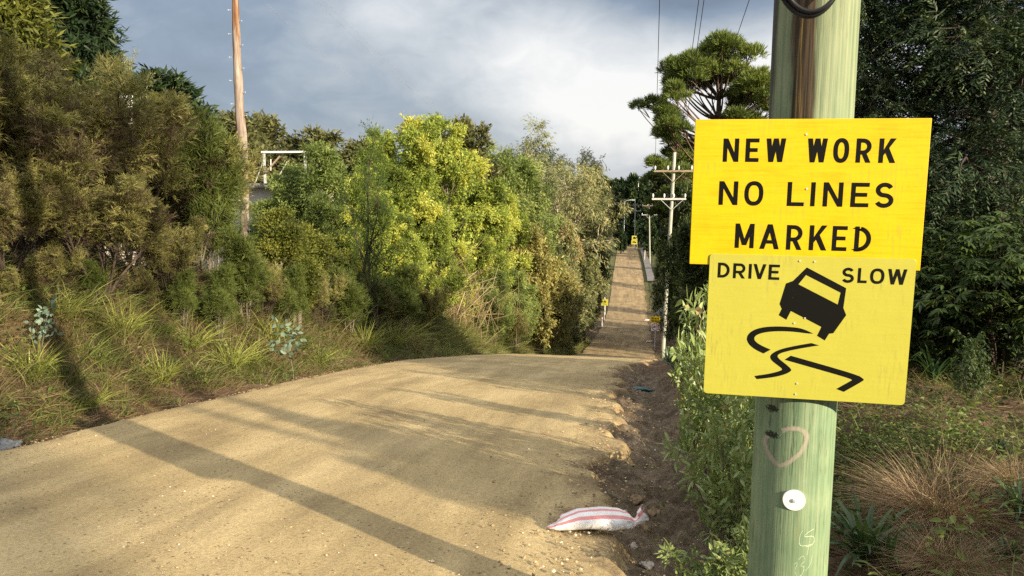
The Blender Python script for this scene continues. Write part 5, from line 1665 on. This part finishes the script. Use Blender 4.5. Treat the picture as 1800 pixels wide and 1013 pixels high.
def forty(o, wd, ht, zc):
    hy = ht * .47
    zt, zb = zc + ht * .27, zc - ht * .25
    panel('panel', [(-wd / 2, zt - hy / 2), (wd / 2, zt - hy / 2), (wd / 2, zt + hy / 2), (-wd / 2, zt + hy / 2)], 0, .01, M['sign_deep'], o)
    f_ = Flat(-.006)
    for r_ in (-1, 1):
        for i in range(5):
            xa = -wd * .40 + i * wd * .165
            f_.letter('NEWOE'[i] if r_ > 0 else 'MARED'[i], xa, xa + wd * .12, zt + r_ * hy * .2 - hy * .12, zt + r_ * hy * .2 + hy * .12, wd * .03)
    f_.mb.build('lettering', M['lettering'], o)
    wp = panel('speed_panel', [(-wd * .44, zb - wd * .44), (wd * .44, zb - wd * .44), (wd * .44, zb + wd * .44), (-wd * .44, zb + wd * .44)], 0, .01, M['white'], o)
    f_ = Flat(-.006)
    f_.stroke([(wd * .36 * math.cos(a), zb + wd * .36 * math.sin(a)) for a in np.linspace(0, 6.283, 33)[:-1]], wd * .085, True)
    f_.mb.build('red_ring', M['red'], wp)
    f_ = Flat(-.006)
    hh = wd * .15
    f_.stroke([(-wd * .06, zb - hh), (-wd * .06, zb + hh), (-wd * .25, zb - hh * .35), (-wd * .02, zb - hh * .35)], wd * .06)
    f_.letter('O', wd * .03, wd * .24, zb - hh * 1.1, zb + hh * 1.1, wd * .06)
    f_.mb.build('figures', M['lettering'], wp)


small_sign('speed_sign', '40 speed limit sign in a ring below a yellow panel, right of the far road', 1152, 556.5, 581, 16, 58, 600, forty, GRS)


def diamond(o, wd, ht, zc):
    panel('panel', [(0, zc - ht / 2), (wd / 2, zc), (0, zc + ht / 2), (-wd / 2, zc)], 0, .01, M['galv'], o)


small_sign('diamond_sign', 'grey back of a diamond sign half behind the double crossarm pole', 1165, 538, 562, 24, 62, 600, diamond, GRS)

M['guide'] = mat_plain('guide_post_white', (.78, .76, .72), .6, .08, 5)
for px, top, bot, Y, lab in ((1047, 565, 579, 78, 'white guide post nearest the road crest on the left edge'), (1058.5, 558.5, 576, 80, 'white guide post right of the first one, below the small yellow sign'), (1063.5, 519, 536, 95, 'white guide post standing behind the small yellow sign')):
    q = at(px, (top + bot) / 2, Y); zg = gz(q[0], Y) - .1
    o = thing('guide_post', lab, 'guide post', (q[0], Y, zg), group='white guide posts')
    H = at(px, top, Y)[2] - zg
    mb = MB(); mb.box((0, 0, H / 2), (.13, .06, H)); mb.build('post', M['guide'], o, bevel=.01)
    mb = MB(); mb.box((0, -.033, H - .22), (.07, .006, .14)); mb.build('reflector', M['red'], o)

M['paling'] = mat_plain('weathered_paling', (.40, .37, .32), .85, .25, 3)
M['darkpaling'] = mat_plain('dark_paling', (.075, .06, .05), .85, .3, 3)


def fence(name, label, A, B, H, mat, gap=.12, wd=.10):
    A, B = np.array(A, float), np.array(B, float); L = np.linalg.norm(B - A); d = (B - A) / L
    z0 = gz(*A)
    o = thing(name, label, 'fence', (A[0], A[1], 0))
    mb = MB()
    for s in np.arange(0, L, gap):
        q = A + d * s; zg = gz(*q)
        mb.bar((q[0] - A[0], q[1] - A[1], zg - .05), (q[0] - A[0], q[1] - A[1], zg + H + .03 * math.sin(s * 37)), wd, .018)
    mb.build('palings', mat, o)
    for hz in (.35, H - .3):
        mb = MB()
        S2 = np.arange(0, L, 1.5)
        for a, b in zip(S2[:-1], S2[1:]):
            qa, qb = A + d * a, A + d * b
            mb.bar((qa[0] - A[0] + .03, qa[1] - A[1] + .05, gz(*qa) + hz), (qb[0] - A[0] + .03, qb[1] - A[1] + .05, gz(*qb) + hz), .04, .07)
        mb.build('rail', mat, o)
    return o


xa = at(1133, 440, 160)[0]
fence('timber_fence', 'pale timber fence along the far road on the right', (xa, 158), (at(1137, 440, 196)[0] - .2, 196), 1.7, M['paling'], .2, .17)
fence('paling_fence', 'dark paling fence in the shade at the right border', (4.2, 10.9), (9.5, 9.9), 1.7, M['darkpaling'])
M['path'] = mat_plain('grey_footpath', (.17, .155, .14), .9, .15, 1)
pyy = np.arange(125, 200, 2.0)
PXs = np.stack([xr(pyy) + .5, xr(pyy) + 1.7], 1); PYs = np.stack([pyy, pyy], 1)
tag(obj('path', grid_mesh('path', PXs, PYs, np.maximum(ground(PXs, PYs), (prof(pyy) + .12)[:, None]) + .12), M['path']), kind='structure')


# ------------------------------------------------------------------ sandbag, litter, stones
m, t = material('woven_sack')
at_ = t.n('ShaderNodeAttribute', attribute_name='strip')
s3 = t.n('ShaderNodeSeparateXYZ'); t.link(at_.outputs['Vector'], s3.inputs[0])
c = t.n('ShaderNodeTexCoord').outputs['Object']
vv = t.m('ADD', s3.outputs[1], t.m('MULTIPLY', t.m('SUBTRACT', t.noise(c, 9, 3), .5), .03))
def band_(a, b): return t.m('MULTIPLY', t.step(vv, a - .006, a + .006), t.m('SUBTRACT', 1.0, t.step(vv, b - .006, b + .006)))
red = t.m('ADD', band_(.10, .14), t.m('ADD', band_(.23, .265), t.m('ADD', band_(.335, .40), band_(.80, .85))), clamp=True)
col = t.mix(t.m('MULTIPLY', red, .78), t.ramp(t.noise(c, 14, 5, .6), [(.3, (.70, .69, .68)), (.6, (.84, .83, .82))]), (.66, .13, .12))
dirt_ = t.step(t.noise(c, 11, 5, .65, .4), .48, .66)
col = t.mix(t.m('MULTIPLY', dirt_, .18), col, (.42, .33, .22))
wvn = t.n('ShaderNodeTexWave'); wvn.inputs['Scale'].default_value = 120; t.put(wvn.inputs['Vector'], c)
M['sack'] = finish(m, t, col, .6, .3, t.m('ADD', t.m('MULTIPLY', t.noise(c, 22, 4, .6), 1.0), t.m('MULTIPLY', wvn.outputs[0], .04)), .5, .014)


def make_sack(seed):
    U, K = 56, 40
    us = np.linspace(0, 1, U)
    ww = np.interp(us, [0, .03, .12, .3, .55, .75, .86, .905, .93, .96, 1], [.030, .048, .074, .092, .094, .088, .06, .026, .024, .045, .058])
    hh = .88 * np.interp(us, [0, .03, .12, .3, .55, .75, .86, .905, .93, .96, 1], [.006, .012, .030, .050, .056, .054, .042, .022, .020, .034, .044])
    V, uv = [], []
    for i, u_ in enumerate(us):
        for k_ in range(K):
            a = 2 * math.pi * k_ / K
            rr_ = 1 + .16 * float(vnoise(a * 1.8 + 4, u_ * 5, seed)) + .22 * float(vnoise(a * 3.5, u_ * 22, seed + 1)) * (abs(u_ - .92) < .12 or u_ < .15)
            ca, sa = math.cos(a), math.sin(a)
            x = (u_ - .5) * .52 + .02 * math.sin(a * 2 + 1) * (1 if u_ > .95 or u_ < .04 else 0) + .02 * math.cos(a) * (u_ < .1)
            y = ww[i] * np.sign(ca) * abs(ca) ** .85 * rr_ + .012 * math.sin(u_ * 4)
            z = hh[i] + hh[i] * np.sign(sa) * abs(sa) ** .8 * rr_ + (.045 * max(0, (u_ - .88) / .12))
            z = max(z, .002 if u_ < .9 else -1)
            V.append((x, y, z)); uv.append((u_, k_ / K))
    F = [(i * K + k_, (i + 1) * K + k_, (i + 1) * K + (k_ + 1) % K, i * K + (k_ + 1) % K) for i in range(U - 1) for k_ in range(K)]
    n = len(V)
    V.append((V[0][0], 0, hh[0])); uv.append((0, .5))
    F3 = [(n, k_, (k_ + 1) % K) for k_ in range(K)]
    return mesh_np('sack', V, [np.array(F), np.array(F3)], uv=uv, smooth=True)


def hit(px, py):
    d = ray(px, py); tt = np.linspace(2, 140, 24000)
    P = EYE[None] + d[None] * tt[:, None]
    onroad = (P[:, 0] > xl(P[:, 1])) & (P[:, 0] < xr(P[:, 1]))
    G_ = np.where(onroad, prof(P[:, 1]), ground(P[:, 0], P[:, 1]))
    return P[np.argmax(P[:, 2] < G_)]


sk = make_sack(5)
q = hit(1048, 934)
o = tag(obj('sandbag', sk, M['sack'], None, q + np.array([0, 0.06, -.005])), 'white woven sandbag with red stripes and tied neck on the sandy road edge', 'sandbag', 'white sandbags on the road edge')
o.rotation_euler = (0, 0, YAW + .03); o.scale = (1.0, 1.0, 1.0)
for px, py, lab in ((1137, 563.5, 'tiny white sandbag on the right edge of the far road'), (1141, 601.5, 'tiny white sandbag right of the road, near the 40 sign')):
    q = hit(px, py)
    o = tag(obj('sandbag', sk, M['sack'], None, q), lab, 'sandbag', 'white sandbags on the road edge'); o.rotation_euler = (0, 0, .2); o.scale = (1.3, 1.3, 1.3)


def lump(seed, sx, sy, sz, n=14, rough=.35):
    th = np.linspace(0, math.pi, n); ph_ = np.linspace(0, 2 * math.pi, 2 * n, endpoint=False)
    V = []
    for a in th:
        for b in ph_:
            d = np.array([math.sin(a) * math.cos(b), math.sin(a) * math.sin(b), math.cos(a)])
            r_ = 1 + rough * float(fbm(np.array(d[0] * 1.7 + d[2] * 1.3 + seed), np.array(d[1] * 1.7 - d[2] * .9 + seed * 2), seed, 4, .6))
            V.append(d * r_ * [sx, sy, sz])
    k_ = 2 * n
    F = [(i * k_ + j, (i + 1) * k_ + j, (i + 1) * k_ + (j + 1) % k_, i * k_ + (j + 1) % k_) for i in range(n - 1) for j in range(k_)]
    return mesh_np('lump', V, np.array(F), smooth=True)


M['teal'] = mat_plain('teal_plastic', (.012, .07, .075), .3, .4, 20, .5, .6)
M['stone'] = mat_plain('pale_stone', (.42, .38, .33), .9, .3, 30, .2, .8)
M['bluestone'] = mat_plain('grey_rubble', (.16, .17, .18), .9, .3, 30, .2, .8)
M['clod'] = mat_plain('earth_clod', (.20, .14, .085), .95, .4, 30, .1, .9)
q = hit(1127, 686)
o = tag(obj('plastic_scrap', lump(3, .20, .055, .030, 14, .9), M['teal'], None, q + [0, 0, .02]), 'crumpled dark teal plastic scrap at the muddy right road edge', 'litter'); o.rotation_euler = (0, .05, .1)
for i, (px, py, s, mt, lab) in enumerate(((1138, 996, .040, 'stone', 'pale lumpy stone in the mud below the sandbag'), (1112, 962, .028, 'stone', 'small pale clod just under the sandbag neck'), (9, 787, .075, 'bluestone', 'flat grey stone at the left border by the road edge'),
                                          (27, 784, .055, 'bluestone', 'second grey stone at the left border, right of the flat one'), (1122, 882, .06, 'clod', 'big earth clod above the sandbag neck'), (1150, 905, .05, 'clod', 'earth clod in the gutter right of the sandbag'), (1133, 930, .045, 'clod', 'earth clod against the lower side of the sandbag neck'))):
    q = hit(px, py)
    o = tag(obj('stone' if mt != 'clod' else 'earth_clod', lump(10 + i, s, s * .8, s * .55, 14, .8), M[mt], None, q + [0, 0, s * .2]), lab, 'stone' if mt != 'clod' else 'clod')
    o.rotation_euler = (0, 0, i)


def pebbles(name, seed, X, Y, Z, r, mat, label):
    rng = np.random.default_rng(seed); n = len(X)
    base = np.array([(1, 0, 0), (0, 1, 0), (-1, 0, 0), (0, -1, 0), (0, 0, .8), (.7, .7, .5), (-.7, .7, .45), (-.7, -.7, .5), (.7, -.7, .45)], float)
    V = base[None] * (1 + .45 * (rng.random((n, 9, 1)) - .5)) * r[:, None, None]
    a = rng.random(n) * 6.283; ca, sa = np.cos(a)[:, None], np.sin(a)[:, None]
    V = np.stack([V[..., 0] * ca - V[..., 1] * sa * .75, V[..., 0] * sa + V[..., 1] * ca * .75, V[..., 2]], -1) + np.stack([X, Y, Z], -1)[:, None, :]
    T = np.array([(0, 5, 4), (5, 1, 4), (1, 6, 4), (6, 2, 4), (2, 7, 4), (7, 3, 4), (3, 8, 4), (8, 0, 4), (0, 1, 5), (1, 2, 6), (2, 3, 7), (3, 0, 8)])
    F = (np.arange(n)[:, None, None] * 9 + T[None]).reshape(-1, 3)
    o = obj(name, mesh_np(name, V.reshape(-1, 3), F, np.repeat(rng.random(n), 9)), mat)
    return tag(o, label, kind='stuff')


m, t = material('loose_gravel')
a_ = t.n('ShaderNodeAttribute', attribute_name='tone')
M['gravel'] = finish(m, t, t.ramp(a_.outputs['Fac'], [(0, (.16, .115, .065)), (.45, (.30, .22, .12)), (.85, (.46, .35, .20)), (1, (.62, .55, .44))]), .9, .15)
rng = np.random.default_rng(77)
n = 6500
Yp = 2.6 + 16 * rng.random(n) ** 1.6; Xp = xr(Yp) + .45 * rng.normal(size=n) * (.5 + .5 * rng.random(n)) + .08
Zp = np.where(Xp < xr(Yp) - .05, prof(Yp), np.maximum(ground(Xp, Yp), -99))
pebbles('gravel', 78, Xp, Yp, Zp, .0025 + .011 * rng.random(n) ** 3.5, M['gravel'], 'loose gravel and crumbs of earth along the right road edge')
n = 16000
Yp = 2.4 + 16 * rng.random(n) ** 1.5; Xp = xl(Yp) + (xr(Yp) - xl(Yp)) * rng.random(n)
k_ = fbm(Xp * 1.1, Yp * .6, 140, 3) > -.05 + .5 * rng.random(n) - .1
Xp, Yp = Xp[k_], Yp[k_]; n = len(Xp)
pebbles('gravel', 79, Xp, Yp, prof(Yp) + .0005, .002 + .006 * rng.random(n) ** 4, M['gravel'], 'fine loose gravel scattered over the rolled sand')
n = 3500
Yp = 2.6 + 22 * rng.random(n) ** 1.4; Xp = xl(Yp) - .04 + .14 * rng.normal(size=n)
pebbles('gravel', 80, Xp, Yp, np.where(Xp > xl(Yp), prof(Yp) - .01, ground(Xp, Yp)), .004 + .012 * rng.random(n) ** 3, M['gravel'], 'loose gravel along the left road edge')
